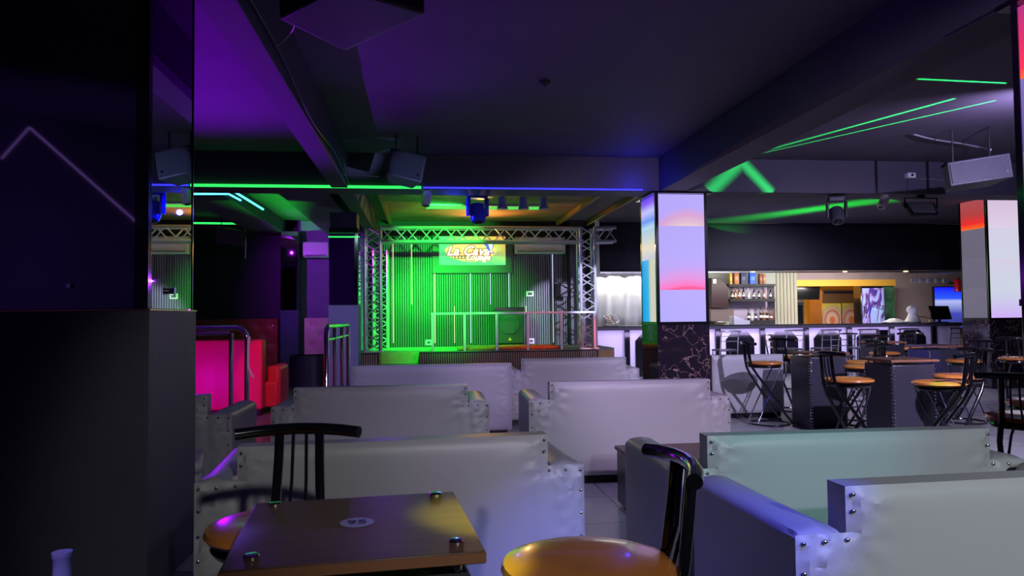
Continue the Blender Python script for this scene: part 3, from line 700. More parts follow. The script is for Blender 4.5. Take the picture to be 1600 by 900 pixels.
# ================================================================== MOVING HEADS AND CEILING FITTINGS
def mover(loc, label, m, sc=1.0, rz=0, top=CZ, tilt=20):
    t = thing('moving_head_light', label, 'stage light', loc, rz)
    MB().cbox((0, 0, .02), (.20 * sc, .14 * sc, .07 * sc)).build('base', m, t, .015 * sc, 3)
    MB().tube([(0, 0, .05), (0, 0, top - loc[2])], .012, 8).build('hanging_clamp', black_gloss, t)
    for s in (-1, 1): MB().cbox((s * .105 * sc, 0, -.11 * sc), (.03 * sc, .08 * sc, .2 * sc)).build('yoke_arm', m, t, .01 * sc, 2)
    Mx = Matrix.Translation((0, 0, -.17 * sc)) @ Matrix.Rotation(R(180 - tilt), 4, 'X')
    MB().lathe([(.05 * sc, -.10 * sc), (.08 * sc, -.08 * sc), (.085 * sc, .04 * sc), (.075 * sc, .11 * sc), (.06 * sc, .12 * sc)], 20, M=Mx).build('head', m, t)
    MB().lathe([(.05 * sc, .121 * sc), (.03 * sc, .128 * sc), (.004, .13 * sc)], 18, M=Mx).build('lens', dark_screen, t)
c = W(746, 312, Y=8.75); mover((c.x, 8.75, c.z + .03), 'blue-lit moving head light hanging behind the cross beam', blue_lit_plastic, 1.1, R(15))
c = W(1307, 318, Y=8.05); mover((c.x, 8.05, BZ - .07), 'black moving head light under the cross beam in the right bay', grey_plastic, .95, R(-20), BZ + .0, 40)
def clip_spot(px, py, Y, label, tilt):
    c = W(px, py, Y=Y); t = thing('clip_spotlight', label, 'spotlight', (c.x, Y, c.z))
    Mx = Matrix.Rotation(R(tilt), 4, 'Y') @ Matrix.Rotation(R(-12), 4, 'X')
    MB().lathe([(.03, -.12), (.045, -.115), (.052, .02), (.04, .05), (.02, .055)], 20, M=Mx).build('housing', white_plastic, t)
    MB().box(-.055, .055, -.02, .02, .06, BZ - c.z).build('bracket', white_plastic, t, .004)
    MB().lathe([(.03, -.121), (.02, -.124)], 16, M=Mx).build('lens', dark_screen, t)
clip_spot(667, 306, 7.96, 'small white spotlight under the cross beam left of the blue moving head', 8)
clip_spot(1382, 312, 7.96, 'small white spotlight under the cross beam beside the flood lamp', 35)
def flood():
    c = W(1441, 325, Y=7.96); t = thing('flood_lamp', 'square flood lamp with pale glass hanging under the right cross beam', 'flood lamp', (c.x, 7.96, c.z))
    Mx = Matrix.Rotation(R(-35), 4, 'X')
    MB().prism([(-.20, .10), (.20, .10), (.17, -.10), (-.17, -.10)], .0, .05, 'y', Mx).build('housing', grey_plastic, t, .01)
    MB().prism([(-.16, .075), (.16, .075), (.135, -.075), (-.135, -.075)], -.012, -.001, 'y', Mx).build('glass', mat('flood_glass', (.75, .72, .80), .25), t)
    MB().tube([(-.205, .02, 0), (-.205, .02, .12), (.205, .02, .12), (.205, .02, 0)], .010, 6).box(-.04, .04, 0, .04, .12, BZ - c.z).build('bracket', black_gloss, t)
flood()
c = W(1420, 275, Y=7.88); t = thing('beam_camera', 'tiny white camera on the face of the right cross beam', 'camera', (c.x, 7.88, c.z))
MB().box(-.05, .05, -.06, .015, -.03, .03).build('housing', white_plastic, t, .01); MB().tube([(0, -.061, 0), (0, -.066, 0)], .016, 12).build('lens', dark_screen, t)

def hung_speaker(loc, rot, size, label, rods):
    t = thing('hanging_speaker', label, 'speaker', loc); M3 = Euler(rot).to_matrix().to_4x4(); w, d, h = size
    body = [(-w / 2, -d / 2), (w / 2, -d / 2), (w / 2 * .72, d / 2), (-w / 2 * .72, d / 2)]
    MB().prism(body, -h / 2, h / 2, 'z', M3).build('cabinet', grey_plastic, t, .012)
    MB().box(-w / 2 + .02, w / 2 - .02, -d / 2 - .012, -d / 2 - .001, -h / 2 + .02, h / 2 - .02, M3).build('grille', mat('grille_' + label[:8], (.018, .019, .03), .5, bump=.3, bscale=120), t)
    MB().tube([M3 @ Vector((w / 2 - .05, -d / 2 - .013, -h / 2 + .06)), M3 @ Vector((w / 2 - .05, -d / 2 - .018, -h / 2 + .06))], .012, 10).build('badge', chrome, t)
    for rx in rods:
        p = M3 @ Vector((rx * w, 0, h / 2 - .02)); MB().tube([p, (p.x, p.y, CZ - loc[2])], .008, 6).build('hanging_rod', black_matte, t)
c = W(632, 264, Y=7.1); hung_speaker(tuple(c), (R(-6), R(12), R(8)), (.35, .26, .27), 'small grey speaker hanging left of centre under the ceiling', (-.3, .3))
c = W(1520, 272, Y=6.4); hung_speaker(tuple(c), (R(0), R(-6), R(-24)), (.52, .45, .23), 'large dark speaker hanging in the right bay by the lit column', (-.3, .3))
c = W(358, 369, Y=12.3); hung_speaker(tuple(c), (R(12), R(6), R(28)), (.45, .35, .24), 'dark speaker hanging from a chain over the left booths', (-.3, .3))
hung_speaker((-.285, 2.765, 2.46), (R(0), R(4), R(135)), (.47, .36, .30), 'big black speaker cut by the top edge of the picture', (-.2, .2))
# smoke detector
c = W(851, 127, z=CZ); t = thing('smoke_detector', 'small round detector on the dark middle ceiling', 'smoke detector', (c.x, c.y, CZ))
MB().lathe([(.045, 0), (.045, -.012), (.03, -.03), (.01, -.034)], 18).build('body', grey_plastic, t); MB().lathe([(.012, -.0345), (.006, -.042)], 10).build('sensor', black_matte, t)
# cables
def cable(pts, r, m, label):
    cv = []
    for i in range(len(pts) - 1):
        p, q = Vector(pts[i]), Vector(pts[i + 1])
        p0 = Vector(pts[max(0, i - 1)]); q1 = Vector(pts[min(len(pts) - 1, i + 2)])
        for k in range(6):
            s = k / 6
            cv.append(.5 * ((2 * p) + (q - p0) * s + (2 * p0 - 5 * p + 4 * q - q1) * s * s + (3 * p - p0 - 3 * q + q1) * s ** 3))
    cv.append(Vector(pts[-1]))
    return tag(MB().tube(cv, r, 6).build('cable', m), label, 'cable')
cable([(-.772, y, BZ + .05 + .035 * math.sin(y * 2.1)) for y in (1.5, 2.4, 3.2, 4, 4.8, 5.6, 6.4, 7.2, 7.85)], .007, black_matte, 'black cable clipped along the side of the left ceiling beam')
cable([W(523, 232, Y=7.0), W(518, 250, Y=7.0), W(529, 270, Y=7.0), W(555, 273, Y=7.0), W(592, 276, Y=7.05)], .004, white_plastic, 'thin white cable from the left beam to the hanging speaker')
cable([W(458, 0, Y=3.6), W(460, 40, Y=3.8), W(445, 62, Y=4.0), W(431, 74, X=-.775)], .003, white_plastic, 'thin looping wire by the top speaker')
cable([W(1428, 210, z=CZ - .02), W(1460, 218, z=CZ - .03), W(1500, 224, z=CZ - .03), W(1530, 230, z=CZ - .05), W(1548, 234, Y=6.5)], .008, steel_grey, 'grey cable crossing the right ceiling to the hanging speaker')
cable([W(383, 358, Y=12.6), W(384, 380, Y=12.6), W(383, 404, Y=12.6)], .012, steel_grey, 'hanging chain beside the left booth speaker')
cable([W(1424, 278, Y=7.8), W(1455, 280, Y=7.3), W(1484, 281, Y=7.0)], .003, white_plastic, 'thin wire from the beam camera to the right speaker')

# ================================================================== SOFAS
SW, SH, SA, SD = 1.48, .725, .60, .71
HB = .590
def dist_step(x, z, w=SW / 2, hb=HB, za=SA, zt=SH, zb=.06):
    """signed inside distance to the stepped back outline"""
    ax = abs(x)
    if z <= za: d = min(w - ax, z - zb)
    else: d = min(hb - ax, z - zb)
    if z <= za and ax > hb: d = min(d, za - z)
    elif z <= za: d = min(d, math.hypot(max(0, hb - ax), za - z) if hb - ax >= 0 else d, 1)
    d = min(d, zt - z)
    return d
def sofa_back_mesh(stepped=True, studs=()):
    mb = MB(); w = SW / 2; hb = HB if stepped else w; h = .0165
    xs = [-w + i * (2 * w) / 96 for i in range(97)]
    if stepped:
        for s in (-1, 1):
            k = min(range(97), key=lambda i: abs(xs[i] - s * hb)); xs[k] = s * hb
    zs = [.06 + j * (SH - .06) / 44 for j in range(45)]
    ja = min(range(45), key=lambda j: abs(zs[j] - SA)); zs[ja] = SA if stepped else zs[ja]
    idx = {}; vs = []; fs = []
    for j, z in enumerate(zs):
        for i, x in enumerate(xs):
            if stepped and z > SA + 1e-6 and abs(x) > hb + 1e-6: continue
            d = max(0, dist_step(x, z, w, hb, SA if stepped else SH, SH))
            edge = min(1, d / .014)
            y = -.022 * (1 - math.exp(-d / .022)) - .005 * edge * math.sin(x * 2.3 + 1) * math.sin(z * 4)
            if stepped and abs(x) > hb - .10: y += .0045 * edge * math.sin(abs(x) * 62 + z * 5) * math.exp(-(SA - min(z, SA)) / .22) * (1 if z < SA + .01 else 0) * min(1, (abs(x) - hb + .10) / .06)
            for (sx, sz, fl) in studs:
                r = math.hypot(x - sx, z - sz)
                if r < .28:
                    an = math.atan2(z - sz, x - sx)
                    y += edge * (.0085 * math.exp(-r / .06) * (1 - math.exp(-r / .012)) * math.cos(an * 9 + fl) + .006 * math.exp(-r / .02))
            idx[(i, j)] = len(vs); vs.append((x, y, z))
    for j in range(44):
        for i in range(96):
            q = [idx.get(k) for k in ((i, j), (i + 1, j), (i + 1, j + 1), (i, j + 1))]
            if None in q: continue
            fs.append(tuple(q))
    mb.add(vs, fs)
    if stepped: poly = [(-hb, .06), (hb, .06), (hb, SH), (-hb, SH)]
    else: poly = [(-w, .06), (w, .06), (w, SH), (-w, SH)]
    # cushion thickness behind the outer skin, top edge rolled over
    n = len(poly)
    ring0 = [(p[0], 0.0, p[1]) for p in poly]; ring1 = [(p[0], .085, p[1]) for p in poly]
    sh = lambda p, k: (p[0] * (1 - k / w * .9), p[1] - k if p[1] > .3 else p[1])
    ring2 = [(sh(p, .02)[0], .105, sh(p, .02)[1]) for p in poly]
    fs = []
    for a in range(2):
        for i in range(n): fs.append((a * n + i, a * n + (i + 1) % n, (a + 1) * n + (i + 1) % n, (a + 1) * n + i))
    fs.append(tuple(range(2 * n, 3 * n)))
    mb.add(ring0 + ring1 + ring2, fs)
    return mb
def sofa_arm_mesh(sx, pleat=True):
    mb = MB(); w0, w1 = HB + .005, SW / 2 - .002; cx = sx * (w0 + w1) / 2; hw = (w1 - w0) / 2
    prof = [(-hw, .06), (-hw, SA - .04)]
    for k in range(13):
        a = PI - k * PI / 12; ca_, sa_ = math.cos(a), math.sin(a)
        prof.append((hw * math.copysign(abs(ca_) ** .45, ca_), SA - .035 + .035 * abs(sa_) ** .5 + .0 * sa_))
    prof += [(hw, SA - .04), (hw, .06)]
    ys = [.0, .006, .016, .030, .05, .08, .13, .2, .3, .4, .5, .6, SD - .03, SD - .012, SD]
    vs = []; n = len(prof)
    for y in ys:
        for k, (px, pz) in enumerate(prof):
            f = 1.0
            if y > SD - .02: f = 1 - (y - SD + .02) * 2.5
            pl = (.008 * math.cos(k * 2.4) + .010) * (1 - math.exp(-y / .015)) * (math.exp(-y / .07) if k % 1 == 0 else 1) if pleat and pz > SA - .034 else 0
            if pz > SA - .034: pl += .016 * (1 - math.exp(-y / .05)) * (1 - (px / hw) ** 2)
            vs.append((cx + px * f, y, .06 + (pz - .06) * (1 - (1 - f) * .35) + pl))
    fs = []
    for j in range(len(ys) - 1):
        for k in range(n): fs.append((j * n + k, j * n + (k + 1) % n, (j + 1) * n + (k + 1) % n, (j + 1) * n + k))
    fs += [tuple(range(n)), tuple(range((len(ys) - 1) * n, len(ys) * n))]
    return mb.add(vs, fs)
def studs_for():
    s = []
    for sx in (-1, 1):
        w = SW / 2 - .018
        for z in (.58, .50, .41, .32, .23, .14): s.append((sx * w, z, random.random() * 6))
        s.append((sx * (HB + .07), SA - .018, random.random() * 6)); s.append((sx * (HB + .004), SA - .016, 1.0))
        for z in (.66, .705): s.append((sx * (HB - .016), z, random.random() * 6))
    return s
ST = studs_for()
nail_me = MB().lathe([(.0060, 0), (.0056, .003), (.003, .0048), (.0006, .0052)], 10, M=Matrix.Rotation(R(90), 4, 'X'))
def make_sofa(label, stepped=True, nails=True, m=leather):
    t = thing('sofa', label, 'sofa')
    sofa_back_mesh(stepped, ST if stepped else [(sx * .735, z, z * 9) for sx in (-1, 1) for z in (.2, .4, .6)]).build('back', m, t)
    if stepped:
        for s in (-1, 1): sofa_arm_mesh(s).build('arm', m, t)
    else:
        for s in (-1, 1): MB().box(s * SW / 2 - (.14 if s > 0 else -.005), s * SW / 2 + (-.005 if s > 0 else .14), .108, SD, .06, .50).build('arm', m, t, .03, 3)
    MB().box(-HB, HB, .108, SD + .02, .08, .30).build('seat_base', m, t, .012)
    for s in (0, 1): MB().box(-HB + .005 + s * HB, -.003 + s * HB, .11, SD + .03, .302, .43).build('seat_cushion', m, t, .04, 3)
    MB().box(-SW / 2 + .04, SW / 2 - .04, .04, SD - .04, .0, .062).build('plinth', black_matte, t)
    if nails and stepped:
        first = None
        for (x, z, f) in ST:
            y = -.020
            if first is None: first = nail_me.build('nailhead', nail, t); o = first
            else: o = first.copy(); COL.objects.link(o)
            o.location = (x, -.012, z)
    return t
def sofa_at(proto, x, y, rz, label, group='silver grey sofas facing the stage', scale=None):
    o = place(proto, (x, y, 0), R(rz), label, group)
    if scale: o.scale = scale
    return o
s1 = make_sofa('silver grey sofa back right behind the small brown table')
s1.location = (-.10, 2.89, 0); s1.rotation_euler = (0, 0, R(4)); s1['group'] = 'silver grey sofas facing the stage'
sofa_at(s1, -.29, 5.15, -1, 'silver grey sofa in the second row on the left, wrinkled at its right corner')
sofa_at(s1, 1.475, 5.18, -1, 'lavender grey sofa in the second row on the right, before the marble column')
sofa_at(s1, 1.65, 8.05, -1, 'lavender sofa in the far row just in front of the stage rail')
sofa_at(s1, 1.68, 2.76, -1, 'blue-shaded sofa back right of the near orange stool')
sofa_at(s1, 1.73, 1.93, 2, 'pale green-grey sofa back cut by the lower right corner')
sofa_at(s1, -1.94, 4.83, 0, 'grey sofa half hidden behind the near left pillar')
s2 = make_sofa('violet straight-backed sofa in the third row below the stage steps', stepped=False)
s2.location = (.08, 7.37, 0); s2.scale = (1.07, 1, 1)
s2['group'] = 'straight backed lavender sofas'
sofa_at(s2, 3.69, 8.1, 0, 'pale lavender sofa right of the marble column with chair shadows on it', 'straight backed lavender sofas', (.58, 1, 1))
def ottoman():
    t = thing('ottoman', 'grey padded ottoman peeking out beside the near left pillar', 'ottoman', (-1.545, 4.34, 0), R(14))
    MB().box(-.30, .30, -.22, .22, .06, .36).build('body', leather_plain, t, .03, 3)
    MB().box(-.305, .305, -.225, .225, .362, .43).build('cushion', leather, t, .03, 3)
    for sx in (-1, 1):
        for sy in (-1, 1): MB().tube([(sx * .24, sy * .17, 0), (sx * .24, sy * .17, .061)], .015, 8).build('foot', black_matte, t)
ottoman()

t = thing('coffee_table', 'low dark coffee table between the right hand sofa rows', 'table', (1.50, 4.35, 0))
MB().box(-.29, .29, -.25, .25, .02, .345).build('body', black_leather, t, .012)
MB().box(-.30, .30, -.26, .26, .346, .37).build('table_top', wood_top, t, .004)
for sx in (-1, 1):
    for sy in (-1, 1): MB().lathe([(.02, 0), (.02, .021)], 10, (sx * .24, sy * .2, 0)).build('foot', chrome, t)

# ================================================================== STOOL CHAIRS
def make_stool(label):
    """origin on the floor under the seat centre; sitter faces +Y"""
    t = thing('bar_chair', label, 'chair')
    MB().lathe([(.02, .645), (.155, .645), (.178, .652), (.187, .663), (.182, .675), (.152, .684), (.085, .688), (.01, .689)], 40).build('seat', orange_seat, t)
    MB().box(-.09, .09, -.185, -.155, .63, .644).build('seat_bracket', black_gloss, t)
    MB().lathe([(.14, .615), (.163, .618), (.171, .630), (.168, .644), (.14, .6445)], 36).build('seat_rim', black_gloss, t)
    for s in (-1, 1):
        MB().tube([(s * .056, -.212, .872), (s * .057, -.205, .80), (s * .062, -.190, .68), (s * .075, -.170, .615), (s * .09, -.135, .55), (s * .115, .0, .36), (s * .125, .17, .11), (s * .13, .235, .025)], .0135, 10).build('frame_leg', black_gloss, t)
        MB().tube([(s * .085, .13, .62), (s * .10, .10, .55), (s * .115, -.15, .03)], .0065, 8).build('strut', chrome_dark, t)
        MB().tube([(s * .018, -.214, .875), (s * .020, -.200, .74), (s * .022, -.17, .64)], .0048, 8).build('spindle', black_gloss, t)
    rail = [(-.172, -.178, .876), (-.12, -.198, .880), (-.06, -.212, .883), (0, -.216, .884), (.06, -.212, .883), (.12, -.198, .880), (.172, -.178, .876)]
    MB().tube(rail, .0165, 12).build('back_rail', black_gloss, t)
    MB().tube([(.205 * math.cos(u), .04 + .205 * math.sin(u), .018) for u in [2 * PI * i / 32 for i in range(32)]], .010, 8, True).build('base_ring', black_gloss, t)
    MB().tube([(-.125, .06, .27), (-.10, .10, .262), (.10, .10, .262), (.125, .06, .27)], .008, 8).build('footrest', chrome_dark, t)
    return t
chrome_dark = mat('dark_chrome', (.35, .35, .42), .18, 1)
st0 = make_stool('orange-seated black chair close by at the bottom centre, seen from its left')
st0.location = (.345, 1.56, 0); st0.rotation_euler = (0, 0, R(88)); G = 'black framed chairs with round orange seats'; st0['group'] = G
def stool(px, py, rz, label, zs=.665):
    p = W(px, py, z=zs); return place(st0, (p.x, p.y, 0), R(rz), label, G)
place(st0, (-.365, 1.965, 0), R(177), 'orange-seated black chair tucked behind the small numbered table', G)
stool(1195, 567, -90, 'orange chair left of the nearer pair of studded tables, against the pale sofa')
place(st0, (4.45, 8.55, 0), R(-60), 'orange chair behind the left studded table', G)
stool(1326, 594, -80, 'orange chair turned toward the studded table in the middle of the right side')
stool(1467, 599, 32, 'orange chair with a green light patch on its seat')
place(st0, (4.27, 6.78, 0), R(15), 'orange chair in front of the left studded table', G)
stool(1497, 588, 95, 'orange chair right of the middle studded table, behind the green-patched one')
stool(1606, 652, -55, 'orange chair at the right edge, largest of the right group')
stool(1630, 630, 60, 'orange chair cut by the right edge, second from the front')
stool(1508, 564, 10, 'orange chair in front of the far studded table by the marble column')
stool(1590, 560, 150, 'orange chair at the far right edge before the marble column')
stool(1382, 552, 175, 'orange chair in the far middle of the right side, back toward the bar')
stool(1425, 545, 150, 'orange chair behind the far studded table')
stool(1345, 566, 90, 'orange chair between the left and far studded tables')

# ================================================================== STUDDED TABLES
TW, TD, TH = .44, .45, .79
def make_table(label, loc, rz=0, corner=None):
    t = thing('studded_table', label, 'table', loc, rz)
    w, d = TW / 2, TD / 2
    MB().box(-w, w, -d, d, TH - .022, TH).build('table_top', wood_top, t, .002)
    MB().box(-w - .0012, w + .0012, -d - .0012, d + .0012, TH - .020, TH - .003).build('edge_band', wood_edge, t)
    MB().box(-w + .02, w - .02, -d + .02, d - .02, 0, TH - .045).build('body', black_leather, t, .01)
    for sx in (-1, 1):
        for sy in (-1, 1):
            mb = MB()
            for k in range(24):
                z = .03 + k * .03
                for ax in (0, 1):
                    M = Matrix.Translation((sx * (w - .02 - (.014 if ax else 0)), sy * (d - .02 - (0 if ax else .014)), z)) @ (Matrix.Rotation(R(90) * sx, 4, 'Y') if not ax else Matrix.Rotation(R(-90) * sy, 4, 'X'))
                    mb.lathe([(.0085, -.002), (.007, .003), (.001, .0055)], 6, M=M)
            mb.build('nailhead_trim', chrome, t)
    for sx in (-1, 1):
        for sy in (-1, 1):
            c = MB().lathe([(.012, TH + .0005), (.0135, TH + .002), (.0135, TH + .008), (.0115, TH + .0105), (.001, TH + .011)], 20, (sx * (w - .045), sy * (d - .045), 0)).build('cap_bolt', chrome, t)
            MB().tube([(sx * (w - .045), sy * (d - .045), TH - .046), (sx * (w - .045), sy * (d - .045), TH - .0225)], .010, 10).build('spacer', chrome, t)
    return t
c0 = W(415, 785, z=TH); c1 = W(712, 768, z=TH); c2 = W(732, 862, z=TH); c3_ = W(345, 893, z=TH)
ctr = (c0 + c1 + c2 + c3_) / 4
ux = ((c1 - c0) + (c2 - c3_)) / 2; ang = math.atan2(ux.y, ux.x)
print('NEAR TABLE', ctr, ux.length, (c0 - c3_).length, (c1 - c2).length, math.degrees(ang))
near = make_table('small brown-topped table nearest, with an oval number 95 sticker', (ctr.x, ctr.y, 0), ang)
sk = MB().lathe([(.034, TH + .0004), (.034, TH + .0012)], 36)
for v in sk.v: v.x += .0; v.y += .01
so = sk.build('number_sticker', mat('sticker_blue', (.28, .28, .62), .4), near)
text_mesh('sticker_number', '95', .040, mat('sticker_ink', (.02, .02, .05), .5), Matrix.Translation((0, .01, TH + .0014)) , near, .0002, 0, .001)
GT = 'studded tables on the right'
base_tbl = make_table('studded black table with brown top, middle one of the right side', (3.95 + .22, 5.86 + .22, 0)); base_tbl['group'] = GT
place(base_tbl, (3.90 + .22, 7.12 + .22, 0), 0, 'studded black table left of the others, beside the pale sofa', GT)
place(base_tbl, (5.98 + .22, 8.15 + .22, 0), 0, 'far studded table with a blue-lit left side', GT)
t = thing('table_menu_holder', 'small dark cup holder standing on a far table', 'holder', (W(1380, 556, Y=9.6).x, 9.6, .7915))
MB().prism([(-.05, 0), (.05, 0), (.065, .16), (-.065, .16)], -.04, .04, 'y').build('cup', black_gloss, t, .005); MB().box(-.055, .055, -.045, .045, -.0, .006).build('foot', chrome, t)
place(base_tbl, (W(1380, 556, Y=9.6).x, 9.62, 0), 0, 'far studded table under the dark cup holder', GT)

# ================================================================== RAILS ON THE LEFT
def left_rail():
    Y = 7.0; a = W(292, 513, Y=Y); b = W(386, 513, Y=Y); zt = a.z; O = Vector((b.x, Y, 0))
    t = thing('chrome_railing', 'chrome handrail in front of the red sofa, lit violet', 'railing', tuple(O)); L = -1.6
    arc = [(-.10 + .10 * math.sin(u), 0, zt - .10 + .10 * math.cos(u)) for u in [R(k * 15) for k in range(7)]]
    MB().tube([(L, 0, zt)] + arc + [(0, 0, .0)], .022, 12).build('outer_rail', chrome, t)
    arc = [(-.18 + .07 * math.sin(u), 0, zt - .12 + .07 * math.cos(u)) for u in [R(k * 15) for k in range(7)]]
    MB().tube([(L, 0, zt - .05), (-.16, 0, zt - .05)], .016, 12).build('lower_rail', chrome, t)
    x2 = W(361, 520, Y=Y).x - O.x
    MB().tube([(x2, 0, zt - .05), (x2, 0, 0)], .019, 12).build('post', chrome, t)
    MB().tube([(x2 - .9, 0, zt - .05), (x2 - .9, 0, 0)], .019, 12).build('post', chrome, t)
    MB().tube([(L, -.03, zt + .026), (-.5, -.03, zt + .026)], .006, 6).build('light_strip', led('violet_strip', (.8, .15, 1), 2.5), t)
left_rail()
def mid_rail():
    t = thing('chrome_railing', 'end-on chrome handrail in front of the slim pillar', 'railing', (-.86, 6.7, 0)); zt = 1.12
    MB().tube([(0, 0, 0), (0, 0, zt - .08), (0, .03, zt - .02), (0, .09, zt), (0, 1.8, zt), (0, 1.86, zt - .03), (0, 1.88, zt - .09), (0, 1.88, 0)], .022, 12).build('outer_rail', chrome, t)
    for y in (.6, 1.25): MB().tube([(0, y, 0), (0, y, zt)], .019, 10).build('post', chrome, t)
    MB().tube([(0, .0, zt - .12), (0, 1.86, zt - .12)], .014, 8).build('lower_rail', chrome, t)
mid_rail()
# tinsel hanging on the red sofa
cable([W(390, 526, Y=6.97), W(388, 550, Y=6.97), W(389, 575, Y=6.97), W(396, 590, Y=6.97)], .010, led('pink_tinsel', (.6, .2, .5), .35), 'glittering pink garland hanging beside the chrome rail post')
def red_sofa():
    Y = 9.4; x1 = W(410, 600, Y=Y).x; zt = W(400, 530, Y=Y).z
    t = thing('red_sofa', 'tall-backed red sofa behind the chrome rail, magenta on its left', 'sofa', (x1, Y, 0))
    MB().box(-2.2, 0, 0, .22, .08, zt).build('back', red_leather, t, .03, 3)
    MB().box(-2.0, .14, .225, .85, .08, .40).build('seat', red_leather, t, .03, 3)
    MB().box(.0, .17, .24, .85, .082, .60).build('arm', red_leather, t, .05, 3)
    MB().box(-2.15, -.03, .03, .8, 0, .081).build('plinth', black_matte, t)
red_sofa()
def tufted(px0, px1, ytop, Y, m, label, n, seat_px=540, deep=.6, ymid=None):
    a = W(px0, ytop, Y=Y); b = W(px1, ytop, Y=Y); w = b.x - a.x; zt = a.z
    t = thing('booth_bench', label, 'bench', (a.x, Y, 0))
    nx, nz = max(12, int(w / .04)), 22; z0 = .42; st = .26
    vs = []; fs = []
    bts = []
    r = 0; z = zt - .12
    while z > z0 + .06:
        x = .12 + (st / 2 if r % 2 else 0)
        while x < w - .05: bts.append((x, z)); x += st
        z -= .17; r += 1
    for j in range(nz + 1):
        for i in range(nx + 1):
            x = w * i / nx; z = z0 + (zt - z0) * j / nz
            y = -.03 + sum(.035 * math.exp(-((x - bx) ** 2 + (z - bz) ** 2) / .003) for bx, bz in bts)
            vs.append((x, y, z))
    for j in range(nz):
        for i in range(nx): k = j * (nx + 1) + i; fs.append((k, k + 1, k + nx + 2, k + nx + 1))
    mb = MB().add(vs, fs); mb.box(0, w, .0, .14, .0, zt); mb.build('tufted_back', m, t)
    mb = MB()
    for bx, bz in bts: mb.lathe([(.014, 0), (.008, .008), (.001, .01)], 8, M=Matrix.Translation((bx, -.002, bz)) @ Matrix.Rotation(R(90), 4, 'X'))
    mb.build('buttons', chrome, t)
    MB().box(0, w, -deep, -.031, .0, .28).build('seat_base', m, t, .01)
    k = 0; xw = w / max(1, n)
    for i in range(n): MB().box(xw * i + .004, xw * (i + 1) - .004, -deep - .02, -.032, .281, .42).build('seat_cushion', m, t, .04, 3)
tufted(250, 434, 500, 13.7, brown_leather, 'long red-brown button-tufted booth bench against the dark left wall', 3)
tufted(476, 520, 497, 13.2, cream_leather, 'cream button-tufted bench beside the slim pillar', 2)
def tub():
    Y = 11.6; a = W(447, 600, Y=Y); b = W(513, 600, Y=Y); t = thing('tub_chair', 'dark violet tub armchair in front of the cream bench', 'armchair', ((a.x + b.x) / 2, Y + .3, 0)); w = (b.x - a.x) / 2
    prof = []
    mb = MB(); n = 20; pts = []
    for k in range(n + 1):
        u = PI + PI * k / n; pts.append((w * math.cos(u) * (1 if abs(math.cos(u)) < .9 else 1), .28 * math.sin(u)))
    inner = [(x * .78, y * .72 + .0) for x, y in pts]
    mb.prism(pts + inner[::-1], .10, .62, 'z'); mb.build('shell', tub_leather, t, .02)
    MB().prism([(x * .77, y * .71) for x, y in pts], .12, .40, 'z').build('seat', tub_leather, t, .02)
    for sx in (-1, 1): MB().tube([(sx * w * .6, -.1, 0), (sx * w * .6, -.1, .101)], .02, 8).build('foot', chrome, t)
    MB().tube([(x * .8, y * .8, .628) for x, y in pts], .012, 6).build('piping', black_gloss, t)
tub()

# ================================================================== BAR
CY = 13.9
def bar():
    zt = .975; x0, x1 = 3.25, 10.9
    t = thing('bar_counter', 'long bar counter with black top and lavender front of dark octagons', 'bar counter', (x0, CY, 0))
    L = x1 - x0
    MB().box(0, L, -.12, .50, zt - .075, zt).build('counter_top', counter_top_m, t, .006)
    MB().box(0, L, -.128, -.1205, zt - .012, zt + .001).build('chrome_edge', chrome, t)
    MB().box(0, L, .0, .40, 0, zt - .0755).build('counter_front', counter_white, t)
    x = W(979, 520, Y=CY).x - x0; pitch = W(1312, 520, Y=CY).x - W(1244.5, 520, Y=CY).x
    while x < L:
        MB().box(x - .05, x + .05, -.05, -.001, 0, zt - .076).build('post', black_gloss, t)
        c = x + pitch / 2
        if c + .3 < L:
            w = .29; c2 = .13
            MB().prism([(c - w, .0), (c + w, .0), (c + w, .86 - .17), (c + w - c2, .83), (c - w + c2, .83), (c - w, .86 - .17)], -.02, -.001, 'y').build('octagon_panel', black_gloss, t)
        x += pitch
bar()
# bar back wall and its openings
BW = 16.2
struct('wall_bar_left', MB().box(3.2, W(1213, 460, Y=BW).x, BW, BW + .1, 0, CZ), mat('pale_green_wall', (.42, .44, .38), .7))
xa = W(1243, 460, Y=BW).x; xb = W(1400, 460, Y=BW).x; zh = W(1300, 437, Y=BW).z
mbp = MB(); x = W(1213, 460, Y=BW).x; x_ = x
while x < xa - .01: mbp.box(x, x + .07, BW - .03, BW, 0, CZ); x += .085
pw = struct('wall_bar_panel', MB().box(x_, xa, BW, BW + .1, 0, CZ), slat_back); mbp.build('slats', beige_panel, pw)
struct('wall_bar_header', MB().box(xa, xb, BW, BW + .1, zh, CZ), brown_wall)
struct('wall_bar_right', MB().box(xb, 13.7, BW, BW + .1, 0, CZ), brown_wall)
struct('wall_store', MB().box(xa - .6, xb + .6, 18.4, 18.5, 0, CZ), yellow_wall)
struct('wall_store_side', MB().box(xa - .7, xa - .6, 16.3, 18.4, 0, CZ).box(xb + .6, xb + .7, 16.3, 18.4, 0, CZ), yellow_wall)
zy = W(1300, 447, Y=BW).z
struct('trim_6', MB().box(xa, xb, BW + .0, BW + .12, zy, zh), yellow_wall)
struct('wall_bar_end', MB().box(3.1, 3.2, 14.5, 16.2, 0, CZ), black_wall)

def rb(px0, py0, px1, py1, Y, dp, mb=None):
    a = W(px0, py0, Y=Y); b = W(px1, py1, Y=Y); mb = mb or MB(); mb.box(a.x, b.x, Y, Y + dp, b.z, a.z); return mb
